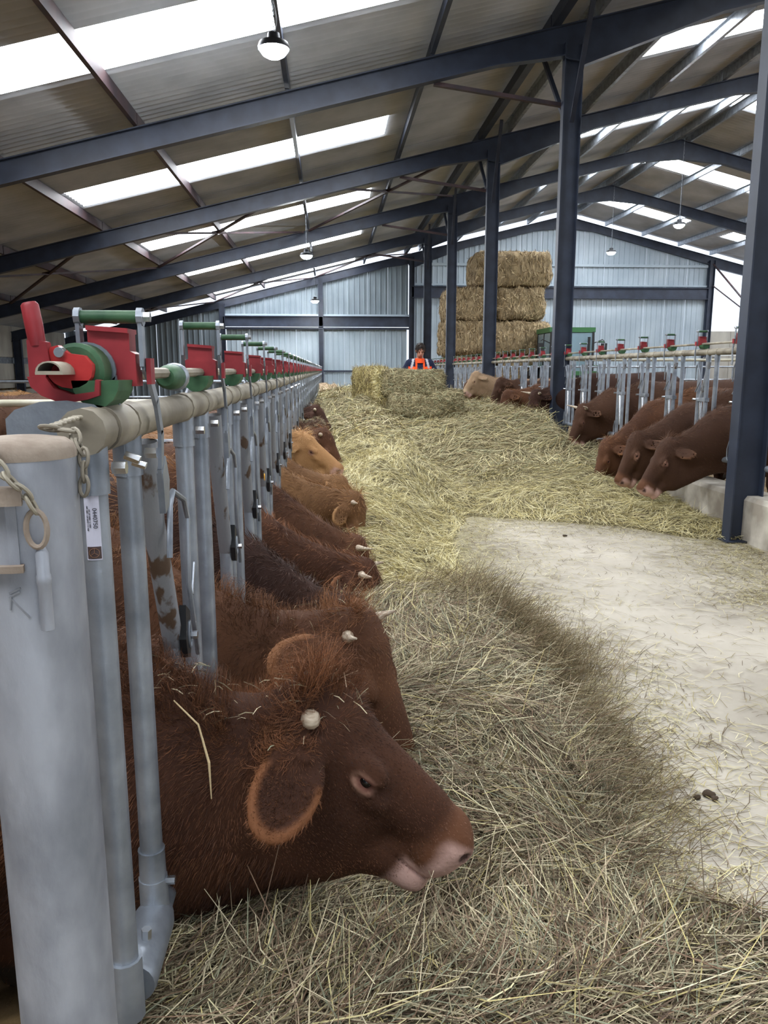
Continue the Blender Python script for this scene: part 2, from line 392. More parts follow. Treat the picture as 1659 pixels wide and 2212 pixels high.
# roof cross bracing and knee braces
br=empty('trim_bracing',(0,0,0),kind='structure')
def brace(p,q,s=.07,mat=m_rust): G().bar(p,q,s,s*.7).build('brace',mat,br)
zb=lambda x,d=.30: zr(x)-d
for a,b in((19.15,25.3),(31.4,37.5)):
    for xc in(-7.5,-2.96,1.68):
        x0,x1=xc-2.25,xc+2.2
        brace((x0,a+.1,zb(x0)),(x1,b-.1,zb(x1))); brace((x1,a+.1,zb(x1)),(x0,b-.1,zb(x0)))
        G().bar((xc-.16,(a+b)/2,zb(xc)-.04*0),(xc+.16,(a+b)/2,zb(xc)+.07),.25,.02).build('gusset_plate',m_rust,br)
for k,y in enumerate(FR[1:-1]):
    # long sloping tie from the rafter down to the pillar, and the two knees along the eaves beam
    brace((1.72,y+.12,zr(1.7)-.62),(XP-.12,y+.1,CAMH+4.05 if k==0 else CAMH+4.2),.08)
    for dy in(-1.35,1.35): brace((XP-.02,y+.12*np.sign(dy),zr(XP)-1.75),(XP-.12,y+dy,zr(XP)-.3),.07,m_blue)
brace((18.45,31.6,3.0),(18.45,37.3,6.6)); brace((18.5,37.3,5.6),(21.5,37.4,3.6),.06)
# ================================================================== LAMPS
def lamp(x,y,z,ztop,label):
    t=empty('pendant_lamp',(x,y,z),label,'lamp','high-bay lamps hanging from the roof')
    g=G(); g.lathe([(.04,.16),(.07,.15),(.08,.08),(.17,.05),(.19,.0),(.185,-.02),(.17,-.02)],n=24); g.build('housing',m_lampbody,t,True)
    g=G(); g.lathe([(.01,-.12),(.08,-.108),(.13,-.08),(.165,-.035),(.172,-.01),(.172,-.0)],n=24); g.build('lens',m_lampglow,t,True)
    g=G(); L=ztop-z
    n=int((L-.18)/.06)
    for i in range(n):
        c=.19+i*.06
        pts=[(0.010*math.cos(q)*(1 if i%2 else 0),0.010*math.cos(q)*(0 if i%2 else 1),c+.036*math.sin(q)) for q in np.linspace(0,2*PI,9)[:-1]]
        g.tube(pts,.0035,5,close=True)
    g.build('chain',m_galv,t)
    g=G(); g.tube([(.02+.02*math.sin(q*5),.0,.15+(L-.15)*q) for q in np.linspace(0,1,12)],.006,6); g.build('power_cord',m_black,t)
for x,y,z,l in((-.60,9.95,CAMH+3.72,'round high-bay lamp in the left row, nearest and largest, high above the hay'),(-.60,22.9,CAMH+3.2,'round high-bay lamp in the left row, the middle one of the three'),(-.58,34.9,CAMH+2.98,'round high-bay lamp in the left row, farthest, before the grey end wall')):
    lamp(x,y,z,zr(x)-.23,l)
for x,y,z,l in((11.1,24.9,CAMH+4.52,'high-bay lamp under the ridge at right, the nearer of the two'),(11.1,30.9,CAMH+4.55,'high-bay lamp under the ridge at right, farther one, before the end wall')):
    lamp(x,y,z,zr(x)-.24,l)
# ================================================================== FEED BARRIERS
def barrier(label, X, sx, ya, yb, zr_, zb_, units, near_end=False, left=True, skip_far=False):
    t=empty('feed_barrier',(X,ya,0),label,'feed barrier','self-locking feed barriers along the '+('left' if left else 'right')+' side')
    Y=lambda y:y-ya
    g=G(); g.tube([(0,Y(ya),zr_),(0,Y(yb),zr_)],.034,16)
    g.build('top_rail',m_galv_dusty,t,True)
    G().tube([(0,Y(ya)+.02,zb_),(0,Y(yb),zb_)],.030,14).build('bottom_rail',m_galv,t,True)
    for u in units:
        near = u<9
        n=12 if near else 8
        y=Y(u)
        # welded collars on the rail
        for dy in((-.32,-.06) if left else (-.36,-.17)):
            if u+dy>ya+.03 or u<1.5:
                if u<1.5: dy={-.32:-.15,-.06:.075}[dy]
                lean=0
                g=G(); g.tube([(0,y+dy,zr_-.03),(0,y+dy+lean,zb_+.01)],.0235,n); g.build('post',m_galv,t,True)
                g=G(); g.tube([(0,y+dy-.035,zr_),(0,y+dy+.035,zr_)],.0375,n,caps=True); cl=g.build('clamp',m_galv_dusty,t,True)
                g=G(); g.tube([(0,y+dy,zr_-.10),(0,y+dy,zr_-.02)],.0275,n,caps=True); g.box((-.003,y+dy-.034,zr_-.10),(.003,y+dy+.034,zr_-.03)); g.build('socket',m_galv,cl,True)
                if near:
                    g=G(); g.tube([(sx*.03,y+dy+.012,zr_-.06),(sx*.052,y+dy+.012,zr_-.06)],.011,6); g.build('bolt',m_bolt,cl)
                    g=G(); g.tube([(0,y+dy,zb_+.09),(0,y+dy,zb_-.03)],.030,n); g.build('clamp',m_galv,t,True)
        # moving arm
        mid=zr_-.52
        if left:
            g=G(); g.tube([(0,y+.22,zr_-.05),(0,y+.25,zr_-.22),(0,y+.40,mid-.06)],.0245,n); g.build('locking_arm',m_galv_dirty,t,True)
            g=G(); g.tube([(0,y+.385,mid-.03),(0,y+.385,zb_+.02)],.0225,n); g.build('arm_strut',m_galv,t,True)
            # wire loop
            pts=[(sx*.035,y+0.230,zr_-.30),(sx*.035,y+0.260,zr_-.19),(sx*.036,y+0.290,zr_-.165),(sx*.04,y+0.390,zr_-.20),(sx*.04,y+0.425,zr_-.25),(sx*.04,y+0.400,zr_-.40),(sx*.038,y+0.470,zr_-.55),(sx*.035,y+0.510,mid-.10)]
            G().tube(pts,.0065,8).build('release_rod',m_galv,t,True)
            g=G(); pc=(y+.395,mid+.01)
            g.prism([(pc[0]-.035,pc[1]-.02),(pc[0]-.02,pc[1]+.06),(pc[0]+.03,pc[1]+.03),(pc[0]+.03,pc[1]-.05),(pc[0]+.01,pc[1]-.08),(pc[0]-.02,pc[1]-.07)],sx*.02,sx*.036)
            bk=g.build('stop_bracket',m_black,t)
            G().tube([(sx*.036,pc[0]+.012,pc[1]-.025),(sx*.055,pc[0]+.012,pc[1]-.025)],.010,6).build('bolt',m_bolt,bk)
            g=G(); g.tube([(sx*.037,pc[0]+.005+.014*math.cos(q),pc[1]-.02+.032*math.sin(q)) for q in np.linspace(0,2*PI,11)[:-1]],.004,6,close=True); g.build('link_ring',m_galv,bk,True)
            G().bar((sx*.03,y+0.500,mid+.06),(sx*.03,y+0.545,mid+.13),.004,.014).build('stay_strap',m_galv,t)
        else:
            zm=mid+.02
            G().tube([(0,y,zr_-.10),(0,y+.0,zb_+.03)],.0235,n).build('locking_arm',m_galv,t,True)
            G().tube([(0,y-.19,zr_-.10),(0,y-.16,zr_-.22),(0,y-.05,zm)],.022,n).build('arm_strut',m_galv_dirty,t,True)
            G().tube([(0,y-.05,zm-.03),(0,y-.12,zb_+.15)],.019,n).build('arm_strut',m_bolt,t,True)
            G().box((-.025,y-.20,zm-.02),(.025,y-.02,zm+.02)).build('cross_plate',m_galv,t)
            G().tube([(sx*.02,y+.01,zm),(sx*.06,y+.01,zm)],.012,6).build('bolt',m_bolt,t)
            pts=[(sx*.036,y+.02,zr_-.30),(sx*.04,y+.01,zr_-.16),(sx*.04,y-.02,zr_-.12),(sx*.045,y-.10,zr_-.24),(sx*.045,y-.11,zr_-.31),(sx*.04,y-.0,zr_-.42)]
            G().tube(pts,.007,8).build('release_rod',m_galv,t,True)
            pts=[(sx*.03,y+.0,zb_+.2),(sx*.032,y+.03,zb_+.12),(sx*.032,y+.025,zb_+.03),(sx*.032,y,zb_),(sx*.032,y-.025,zb_+.03),(sx*.03,y-.02,zb_+.2)]
            G().tube(pts,.006,6).build('foot_loop',m_galv,t,True)
        # latch : two bent side plates, green roller, red block
        hz=.185 if u<1.5 else .222; hl=.08 if left else 0.
        lts=[]
        for k,xo in enumerate((sx*.055,-sx*.05)):
            lt=G(); lts.append(lt)
            prof=[(y-.0,zr_+hz),(y+.002,zr_+hz-.08),(y+.012+hl*.3,zr_+.09),(y+.03+hl*.7,zr_+.04),(y+.035+hl,zr_-.02),(y+.02+hl,zr_-.09),(y+.03+hl,zr_-.13)]
            if k: prof=prof[:4]+[(y+.02,zr_+.02)]
            for (a0,b0),(a1,b1) in zip(prof[:-1],prof[1:]): lt.bar((xo,a0,b0),(xo,a1,b1+ -.004),.007,.022 if b0>zr_-.05 else .03,up=(0,1,0))
            lt.tube([(xo-.005,y,zr_+hz),(xo+.005,y,zr_+hz)],.016,10)
        if left: lts[0].prism([(y+.09,zr_-.10),(y+.125,zr_-.07),(y+.15,zr_-.12),(y+.135,zr_-.17),(y+.10,zr_-.18)],sx*.048,sx*.060)
        h=lts[0].build('latch_handle',m_galv,t); lts[1].build('side_plate',m_galv,h)
        G().tube([(sx*.05,y,zr_+hz),(-sx*.045,y,zr_+hz)],.0115,10).build('roller',m_green,h,True)
        G().tube([(sx*.06,y,zr_+hz),(sx*.072,y,zr_+hz)],.009,6).build('bolt',m_bolt,h)
        g=G(); g.prism([(-.043,.055),(.045,.055),(.045,.11),(.036,.115),(.036,.145),(-.034,.15),(-.034,.115),(-.043,.11)],y-.01,y+.035,'xz')
        g.prism([(-.034,.15),(.036,.145),(.036,.153),(-.034,.158)],y-.018,y+.045,'xz')
        V=[(a,b,c+zr_+.012) for a,b,c in g.v]; g.v=V
        g.box((sx*.06,y-.0,zr_+.07),(sx*.068,y+.03,zr_+.115))
        g.build('lock_block',m_red,t)
        g=G(); poly=[(.038*math.cos(q),.078-.045*max(0,math.sin(q))) for q in np.linspace(0,PI,9)]
        g.prism([(a,b+zr_) for a,b in poly],y-.10,y-.0,'xz'); g.build('cam',m_green,t)
        G().box((-.012,y-.04,zr_+.02),(.012,y-.02,zr_+.06)).build('stand',m_galv,t)
    G().tube([(0,Y(ya)+(.22 if near_end else 0),zr_+.088),(0,Y(yb),zr_+.088)],.012,8).build('control_rod',m_galv_dusty,t,True)
    return t
ZL, ZLB = CAMH-.095, CAMH-1.13
ZRR, ZRB = CAMH+.185, CAMH-.90
XBL, XBR = -.38, 4.02
LU=[1.40]+[2.36+.81*k for k in range(0,43)]; RU=[7.46+.79*k for k in range(-2,38)]
near_t=None
secs=[1.28]+[LU[7*k]-.37 for k in range(1,7)]
for i,(a,b) in enumerate(zip(secs[:-1],secs[1:])):
    t=barrier('galvanised self-locking barrier of the left row, section %s'%ordw[i],XBL,1,a,b-.012,ZL,ZLB,[u for u in LU if a<u<b],i==0,True)
    if i==0: near_t=t
secs=[7.2]+FR[2:-1]+[37.2]
G_=None
for i,(a,b) in enumerate(zip(secs[:-1],secs[1:])):
    barrier('galvanised self-locking barrier of the right row, section %s'%ordw[i],XBR,-1,a+.04,b-.04,ZRR,ZRB,[u for u in RU if a+.2<u<b-.1],False,False)
barrier('galvanised self-locking barrier on the right, in front of the nearest blue pillar',XBR,-1,2.0,6.8,ZRR,ZRB,[u-.2 for u in RU if 5.7<u<6.8],False,False)
# --- near end of the left barrier (parts of the first section)
nt=near_t; ny=1.28
o=lambda *a:(a[0]-XBL,a[1]-ny,a[2])
g=G(); zz=ZL
poly=[(-.10,-.13),(.024,-.13),(.038,-.10),(.038,.03),(.022,.045),(-.02,.052),(-.06,.050),(-.10,.036),(-.115,.02),(-.115,-.1)]
g.prism([(a-.02,b*.9+zz-.0) for a,b in poly],-.008,.0,'xz'); g.build('end_plate',m_galv,nt)
G().lathe([(.0385,-.0),(.0385,.12),(.036,.125)],(0,.02,zz),20,'y').build('rail_sleeve',m_galv_dusty,nt,True)
G().lathe([(.030,-.03),(.030,.0)],(0,.012,zz),20,'y').build('rail_plug',m_black,nt,True)
# cam drum with red lever
cx,cz=-.055,zz+.082
CD=[]
def DB(g,name,mat,par,sm=False):
    g.v=[(cx+.02+(x-cx)*.80,y*.8+.02,cz+.012+(z-cz)*.80) for x,y,z in g.v]; return g.build(name,mat,par,sm)
hb=G(); hb.lathe([(.052,.10),(.056,.085),(.056,.03),(.048,.022)],(cx,0,cz),24,'y'); hub=DB(hb,'cam_drum',m_green,nt,True)
DB(G().lathe([(.060,.10),(.060,.108)],(cx,0,cz),24,'y').prism([(cx+.02,cz-.05),(cx+.06,cz-.01),(cx+.065,cz-.09),(cx+.045,cz-.10)],.1,.108,'xz'),'drum_flange',m_galv,hub,False)
pl=[(.045*math.cos(q)*1.0+.0,.036*math.sin(q)) for q in np.linspace(-PI,0,9)]+[(.045,.012),(.03,.03),(.0,.034),(-.02,.05),(-.035,.046),(-.045,.02)]
DB(G().prism([(cx-.005+a,cz+b) for a,b in pl],.0,.024,'xz'),'lever_plate',m_red2,nt)
g=G()
g.prism([(cx-.085,cz-.012),(cx-.05,cz-.012),(cx-.035,cz-.035),(cx+.0,cz-.048),(cx+.045,cz-.042),(cx+.048,cz-.018),(cx+.056,cz-.02),(cx+.054,cz-.05),(cx+.03,cz-.058),(cx-.02,cz-.066),(cx-.06,cz-.05),(cx-.08,cz-.032)],-.012,.02,'xz')
g.prism([(cx-.082,cz-.012),(cx-.082,cz+.06),(cx-.066,cz+.062),(cx-.045,cz+.056),(cx-.040,cz+.02),(cx-.05,cz-.012)],-.008,.02,'xz')
g.tube([(cx-.066,.006,cz+.05),(cx-.069,.003,cz+.09),(cx-.073,.0,cz+.128),(cx-.074,0,cz+.133)],[.0165,.0175,.017,.013],14)
DB(g,'release_lever',m_red,nt,True)
# half-round tube end
prof=[(.026*math.cos(q),.022*math.sin(q)) for q in np.linspace(0,PI,9)]
inn=[(.021*math.cos(q),.003+.016*math.sin(q)) for q in np.linspace(0,PI,9)]
V=[];y0,y1=-.075,.03
for yy_ in(y0,y1):
    V+=[(cx-.02+a,yy_,cz-.004+b) for a,b in prof]+[(cx-.02+a,yy_,cz-.004+b) for a,b in inn]
Fs=[];n=9
for k in range(n-1): Fs+=[(k,k+1,n+k+1,n+k),(k,2*n+k,2*n+k+1,k+1),(n+k,n+k+1,3*n+k+1,3*n+k)]
Fs+=[(0,n,3*n,2*n),(n-1,2*n-1,4*n-1,3*n-1)]; Fs+=[(0,n,2*n-1,n-1),(0,n-1,3*n-1,2*n)]
g=G();g.add(V,Fs)
g.box((cx-.02-.026,y0,cz-.008),(cx-.02+.026,y1,cz-.004)); DB(g,'half_round_tube',m_galv_dusty,nt,True)
DB(G().lathe([(.0,-.006),(.010,-.006),(.0115,0),(.0115,.01)],(cx-.022,.0,cz+.036),14,'y'),'bolt',m_bolt,nt,True)
# second cam drum behind the first latch
g=G(); g.lathe([(.02,-.05),(.026,-.04),(.03,.0),(.030,.05),(.02,.06),(.016,.12)],(0.0,.62,zz+.078),16,'y'); g.build('rod_coupling',m_green,nt,True)
G().lathe([(.031,.0),(.034,.005),(.034,.03),(.031,.035)],(0.0,.665,zz+.078),16,'y').build('clamp_ring',m_galv,nt,True)
# clamp bolts beneath the rail end
g=G(); g.tube([(.02,.10,zz-.052),(.045,.10,zz-.062)],.008,6); g.tube([(.025,.13,zz-.068),(.048,.13,zz-.076)],.007,6); g.build('clamp_bolt',m_bolt,nt)
# Y-clamp at the foot of the second post and the oblique socket tube with its pipe
py=1.40+.075-ny
g=G(); g.lathe([(.030,-.13),(.034,-.12),(.028,-.06),(.0265,.05),(.0275,.055)],(0,py,ZLB+.10),18,'z'); g.build('foot_socket',m_galv,nt,True)
G().tube([(.027,py,ZLB+.08),(.045,py,ZLB+.08)],.009,6).build('bolt',m_bolt,nt)
g=G(); g.lathe([(.040,-.05),(.043,-.04),(.043,.12),(.036,.15)],(0,py-.14,ZLB),18,'y'); g.build('rail_socket',m_galv,nt,True)
G().tube([(.01,py-.12,ZLB+.03),(.012,py-.12,ZLB+.062)],.010,6).build('bolt',m_bolt,nt)
# sticker on the first post: white strip with vertical number and a dark printed square
sy=1.25-ny; sz=CAMH-.243; Rp=.0242
def text_mesh(txt, size, name, mat, parent, loc, rot, ext=.0002, align='CENTER'):
    c=bpy.data.curves.new(name,'FONT'); c.body=txt; c.size=size; c.extrude=ext; c.align_x=align; c.align_y='CENTER'
    tmp=bpy.data.objects.new('text_tmp',c); COL.objects.link(tmp); dg=bpy.context.evaluated_depsgraph_get(); dg.update()
    me=bpy.data.meshes.new_from_object(tmp.evaluated_get(dg)); bpy.data.objects.remove(tmp); bpy.data.curves.remove(c)
    o_=bpy.data.objects.new(name,me); COL.objects.link(o_); me.materials.clear(); me.materials.append(mat); o_.parent=parent; o_.location=loc; o_.rotation_euler=rot
    return o_
def curved_patch(z0,z1,a0,a1,r):
    V=[];n=8
    for k in range(n+1):
        a=a0+(a1-a0)*k/n; V+=[(r*math.sin(a),sy-r*math.cos(a),z0),(r*math.sin(a),sy-r*math.cos(a),z1)]
    g=G(); g.add(V,[(2*k,2*k+2,2*k+3,2*k+1) for k in range(n)]); return g
st=curved_patch(sz-.056,sz+.056,-.35,.62,Rp).build('label_sticker',m_white,nt)
curved_patch(sz-.054,sz-.034,-.30,.57,Rp+.0004).build('printed_square',m_brownlogo,st)
aa=.135;dx_,dy_=math.sin(aa),-math.cos(aa)
def on(r,dz,da=0): return (r*math.sin(aa+da),sy-r*math.cos(aa+da),sz+dz)
G().tube([on(Rp+.0012,-.044+.0075*math.sin(q),.0075*math.cos(q)/Rp) for q in np.linspace(0,2*PI,17)[:-1]],.0004,4,close=True).build('printed_ring',m_logoline,st)
g=G()
for q in(PI/2,PI/2+2.2,PI/2-2.2): g.bar(on(Rp+.0012,-.044),on(Rp+.0012,-.044+.007*math.sin(q),.007*math.cos(q)/Rp),.0005,.0005)
g.build('printed_mark',m_logoline,st)
text_mesh('0440750',.0095,'number_text',m_inkt,st,on(Rp+.0012,.012,.16),(PI/2,PI/2,aa+.16))
for k,(tx,da) in enumerate((('AC 20 1008 1 2 1400',-.16),('NR 1201 1 24 3010 1 11 720',-.30))):
    text_mesh(tx,.0034,'small_text',m_inkt,st,on(Rp+.0006,.012,da),(PI/2,PI/2,aa+da))
G().lathe([(.019,-.002),(.019,.002)],(.030,4.10-ny,CAMH-.56),20,'x').build('yellow_disc',m_yellow,nt,False)
# ---------------------------------------------------------------- big round gate post
PX,PY,PR=-.365,.94,.0600
gp=empty('gate_post',(PX,PY,0),'thick galvanised round post with a dusty cap and hanging chain, nearest the camera','post')
zt=CAMH-.098
g=G(); g.lathe([(PR,0),(PR,zt*.5),(PR,zt)],(0,0,0),40); g.build('tube',m_bigpost,gp,True)
g=G(); g.lathe([(PR+.0005,zt-.004),(PR+.001,zt+.004),(PR-.002,zt+.012),(PR-.010,zt+.018),(PR-.03,zt+.021),(.004,zt+.023)],(0,0,0),40); g.build('cap',m_dust,gp,True)
# collar bracket on the viewer's side
g=G()
def arcplate(g,z0,z1,r0,r1,a0,a1,n=14):
    V=[]
    for k in range(n+1):
        a=a0+(a1-a0)*k/n;c,s_=math.cos(a),math.sin(a)
        V+=[(r0*c,r0*s_,z0),(r1*c,r1*s_,z0),(r1*c,r1*s_,z1),(r0*c,r0*s_,z1)]
    Fs=[(0,1,2,3),(4*n+3,4*n+2,4*n+1,4*n)]
    for k in range(n):
        a,b=4*k,4*k+4
        Fs+=[(a,b,b+1,a+1),(a+1,b+1,b+2,a+2),(a+2,b+2,b+3,a+3),(a+3,b+3,b,a)]
    g.add(V,Fs)
arcplate(g,CAMH-.148,CAMH-.128,PR,PR+.020,PI*.75,PI*1.60); g.build('collar',m_dust,gp,False)
g=G(); arcplate(g,CAMH-.218,CAMH-.150,PR,PR+.003,PI*.75,PI*1.56); g.build('collar_sleeve',m_bigpost,gp,False)
g=G(); arcplate(g,CAMH-.226,CAMH-.218,PR,PR+.012,PI*.75,PI*1.58); g.build('collar_lip',m_dust,gp,False)
# faint moulded key shape and scratched mark on the tube
g=G()
for a,b in(((-.335,-.25),(-.345,-.255)),((-.345,-.255),(-.347,-.272)),((-.347,-.256),(-.327,-.282)),((-.334,-.246),(-.347,-.252))):
    P0=Vector((a[0]-.01-PX,0,a[1]+CAMH));P1=Vector((b[0]-.01-PX,0,b[1]+CAMH))
    for P_ in(P0,P1): P_.x-=.012; P_.y=-math.sqrt(PR**2-P_.x**2)-.0003
    g.bar(P0,P1,.0016,.0022)
g.build('scratched_mark',m_galv_dirty,gp)
# chain : oval links from the left over the collar to a ring and pin, and over the cap to the barrier
def chain(name,pts,parent,step=.017,r=.0024,lw=.0062,ll=.0125,label=None,cat=None):
    pts=[Vector(p) for p in pts];L=[0]
    for a,b in zip(pts[:-1],pts[1:]): L.append(L[-1]+(b-a).length)
    n=int(L[-1]/step);ro=empty(name,pts[0],label,cat)
    for k in range(n+1):
        s_=k*step
        i=max(j for j in range(len(L)) if L[j]<=s_+1e-9); i=min(i,len(pts)-2)
        c=pts[i].lerp(pts[i+1],(s_-L[i])/max(L[i+1]-L[i],1e-6)); d=(pts[i+1]-pts[i]).normalized()
        u=Vector((0,-1,0)) if k%2 else Vector((1,-.3,.2)); u=(u-d*u.dot(d)).normalized()
        P_=[c-pts[0]+d*(ll*math.cos(q))+u*(lw*math.sin(q)) for q in np.linspace(0,2*PI,13)[:-1]]
        G().tube(P_,r,7,close=True).build('link',m_galv_dusty,ro,True)
    return ro
yf=PY-PR
c1=chain('chain',[(-.392,yf+.015,CAMH-.078),(-.368,yf-.022,CAMH-.086),(-.352,yf-.024,CAMH-.112),(-.336,yf-.012,CAMH-.137),(-.331,yf-.008,CAMH-.150)],None,label='short dusty chain hanging on the thick round post, ending in a ring and pin',cat='chain')
g=G(); c0=Vector((-.392,yf+.015,CAMH-.078)); cc=Vector((-.330,yf-.007,CAMH-.176))-c0
G().tube([cc+Vector((.0115*math.cos(q),0,.021*math.sin(q))) for q in np.linspace(0,2*PI,21)[:-1]],.0033,8,close=True).build('ring',m_dust,c1,True)
g.lathe([(.003,-.10),(.0075,-.098),(.0075,-.045),(.0082,-.043),(.0082,-.034),(.0072,-.032),(.0072,-.008),(.004,0)],(cc.x+.002,cc.y+.004,cc.z-.021),12); g.build('pin',m_bigpost,c1,True)
chain('chain',[(-.425,1.27,CAMH-.085),(-.38,1.20,CAMH-.070),(-.345,PY+.035,CAMH-.070),(-.318,PY+.045,CAMH-.075),(-.300,PY+.02,CAMH-.105),(-.298,PY+.005,CAMH-.150)],None,step=.0175,label='dusty chain running from the barrier end plate over the thick round post',cat='chain')
# ================================================================== SDF MODELLING
class Field:
    def __init__(s, ax, ay, az):
        s.ax,s.ay,s.az=[np.asarray(a,np.float32) for a in(ax,ay,az)]
        s.f=np.full((len(ax),len(ay),len(az)),1.0,np.float32)
    def _box(s, lo, hi):
        r=[]
        for a,l,h in zip((s.ax,s.ay,s.az),lo,hi):
            i=max(0,np.searchsorted(a,l)-2); j=min(len(a),np.searchsorted(a,h)+2); r.append(slice(i,max(j,i+1)))
        return r
    def _pts(s,b): return s.ax[b[0]][:,None,None],s.ay[b[1]][None,:,None],s.az[b[2]][None,None,:]
    def _comb(s,b,d,k,sub):
        a=s.f[tuple(b)]
        if sub:
            d=-d; h=np.clip(.5-.5*(a-d)/k,0,1) if k>0 else None
            s.f[tuple(b)]=np.maximum(a,d) if k<=0 else a*(1-h)+d*h+k*h*(1-h)
        else:
            if k<=0: s.f[tuple(b)]=np.minimum(a,d)
            else:
                h=np.clip(.5+.5*(a-d)/k,0,1); s.f[tuple(b)]=a*(1-h)+d*h-k*h*(1-h)
    def cap(s,a,b,ra,rb,k=.04,sq=1.,lat=(0,1,0),sub=False):
        """tapered capsule; sq>1 squashes along the lateral axis lat"""
        a=np.array(a,float);b=np.array(b,float);R=max(ra,rb)+k+.03
        bx=s._box(np.minimum(a,b)-R,np.maximum(a,b)+R); X,Y,Z=s._pts(bx)
        lat=np.array(lat,float);lat/=np.linalg.norm(lat)
        px,py,pz=X-a[0],Y-a[1],Z-a[2];ba=b-a
        t=np.clip((px*ba[0]+py*ba[1]+pz*ba[2])/max(ba@ba,1e-9),0,1)
        qx,qy,qz=px-t*ba[0],py-t*ba[1],pz-t*ba[2]
        if sq!=1:
            l=qx*lat[0]+qy*lat[1]+qz*lat[2]; d=np.sqrt(qx*qx+qy*qy+qz*qz+l*l*(sq*sq-1))
            g=1/ (1+(sq-1)*.5)
        else: d=np.sqrt(qx*qx+qy*qy+qz*qz); g=1
        s._comb(bx,(d-(ra+(rb-ra)*t))*g,k,sub); return s
    def ell(s,c,r,fr=None,k=.03,sub=False):
        """ellipsoid: centre c, radii r along the rows of fr"""
        c=np.array(c,float);r=np.array(r,float);fr=np.eye(3) if fr is None else np.array(fr,float)
        ext=np.sqrt(((fr*r[:,None])**2).sum(0))+k+.02
        bx=s._box(c-ext,c+ext);X,Y,Z=s._pts(bx);X,Y,Z=X-c[0],Y-c[1],Z-c[2]
        k0=0;k1=0
        for i in range(3):
            q=(X*fr[i,0]+Y*fr[i,1]+Z*fr[i,2])/r[i]; k0=k0+q*q; k1=k1+(q/r[i])**2
        k0=np.sqrt(k0);k1=np.sqrt(k1)+1e-6
        s._comb(bx,k0*(k0-1)/k1,k,sub); return s
    def mesh(s):
        f=s.f;neg=f<0;nx,ny,nz=f.shape
        cnt=np.zeros((nx-1,ny-1,nz-1),np.int8)
        offs=[(i,j,k) for i in(0,1) for j in(0,1) for k in(0,1)]
        for i,j,k in offs: cnt+=neg[i:nx-1+i,j:ny-1+j,k:nz-1+k]
        I,J,K=np.nonzero((cnt>0)&(cnt<8)); N=len(I)
        vals=np.stack([f[I+i,J+j,K+k] for i,j,k in offs],1)
        acc=np.zeros((N,3));num=np.zeros(N)
        for a in range(8):
            for b in range(a+1,8):
                oa,ob=np.array(offs[a]),np.array(offs[b])
                if abs(oa-ob).sum()!=1: continue
                va,vb=vals[:,a],vals[:,b];m=(va<0)!=(vb<0)
                t=np.where(m,va/np.where(m,va-vb,1),0)
                acc+=np.where(m[:,None],oa+(ob-oa)*t[:,None],0);num+=m
        p=acc/num[:,None]
        V=np.empty((N,3),np.float32)
        for c,(A,ii) in enumerate(zip((s.ax,s.ay,s.az),(I,J,K))): V[:,c]=A[ii]+(A[ii+1]-A[ii])*p[:,c]
        ids=np.full((nx-1,ny-1,nz-1),-1,np.int32);ids[I,J,K]=np.arange(N)
        Q=[]
        for ax in range(3):
            sl0=[slice(1,-1)]*3;sl1=[slice(1,-1)]*3;sl0[ax]=slice(0,-1);sl1[ax]=slice(1,None)
            a=neg[tuple(sl0)];b=neg[tuple(sl1)]
            i,j,k=np.nonzero(a!=b);st=a[i,j,k]
            idx=[i+1,j+1,k+1];idx[ax]=[i,j,k][ax]
            u,v=[(1,2),(2,0),(0,1)][ax]
            def cell(du,dv):
                c=[x.copy() for x in idx];c[u]=c[u]-du;c[v]=c[v]-dv
                return ids[c[0],c[1],c[2]]
            q=np.stack([cell(1,1),cell(0,1),cell(0,0),cell(1,0)],1)
            q[~st]=q[~st][:,::-1];Q.append(q)
        return V,np.concatenate(Q)
def axis(segs):
    """segs: [(start,end,step),...] contiguous"""
    out=[segs[0][0]]
    for a,b,h in segs:
        n=max(1,int(round((b-a)/h)));out+=list(np.linspace(a,b,n+1)[1:])
    return np.array(out,np.float32)
def vert_normals(V,Q):
    n=np.cross(V[Q[:,2]]-V[Q[:,0]],V[Q[:,3]]-V[Q[:,1]]);N=np.zeros_like(V)
    for c in range(4):
        for d in range(3): N[:,d]+=np.bincount(Q[:,c],n[:,d],len(V))
    return nrm(N),np.linalg.norm(n,axis=1)*.5
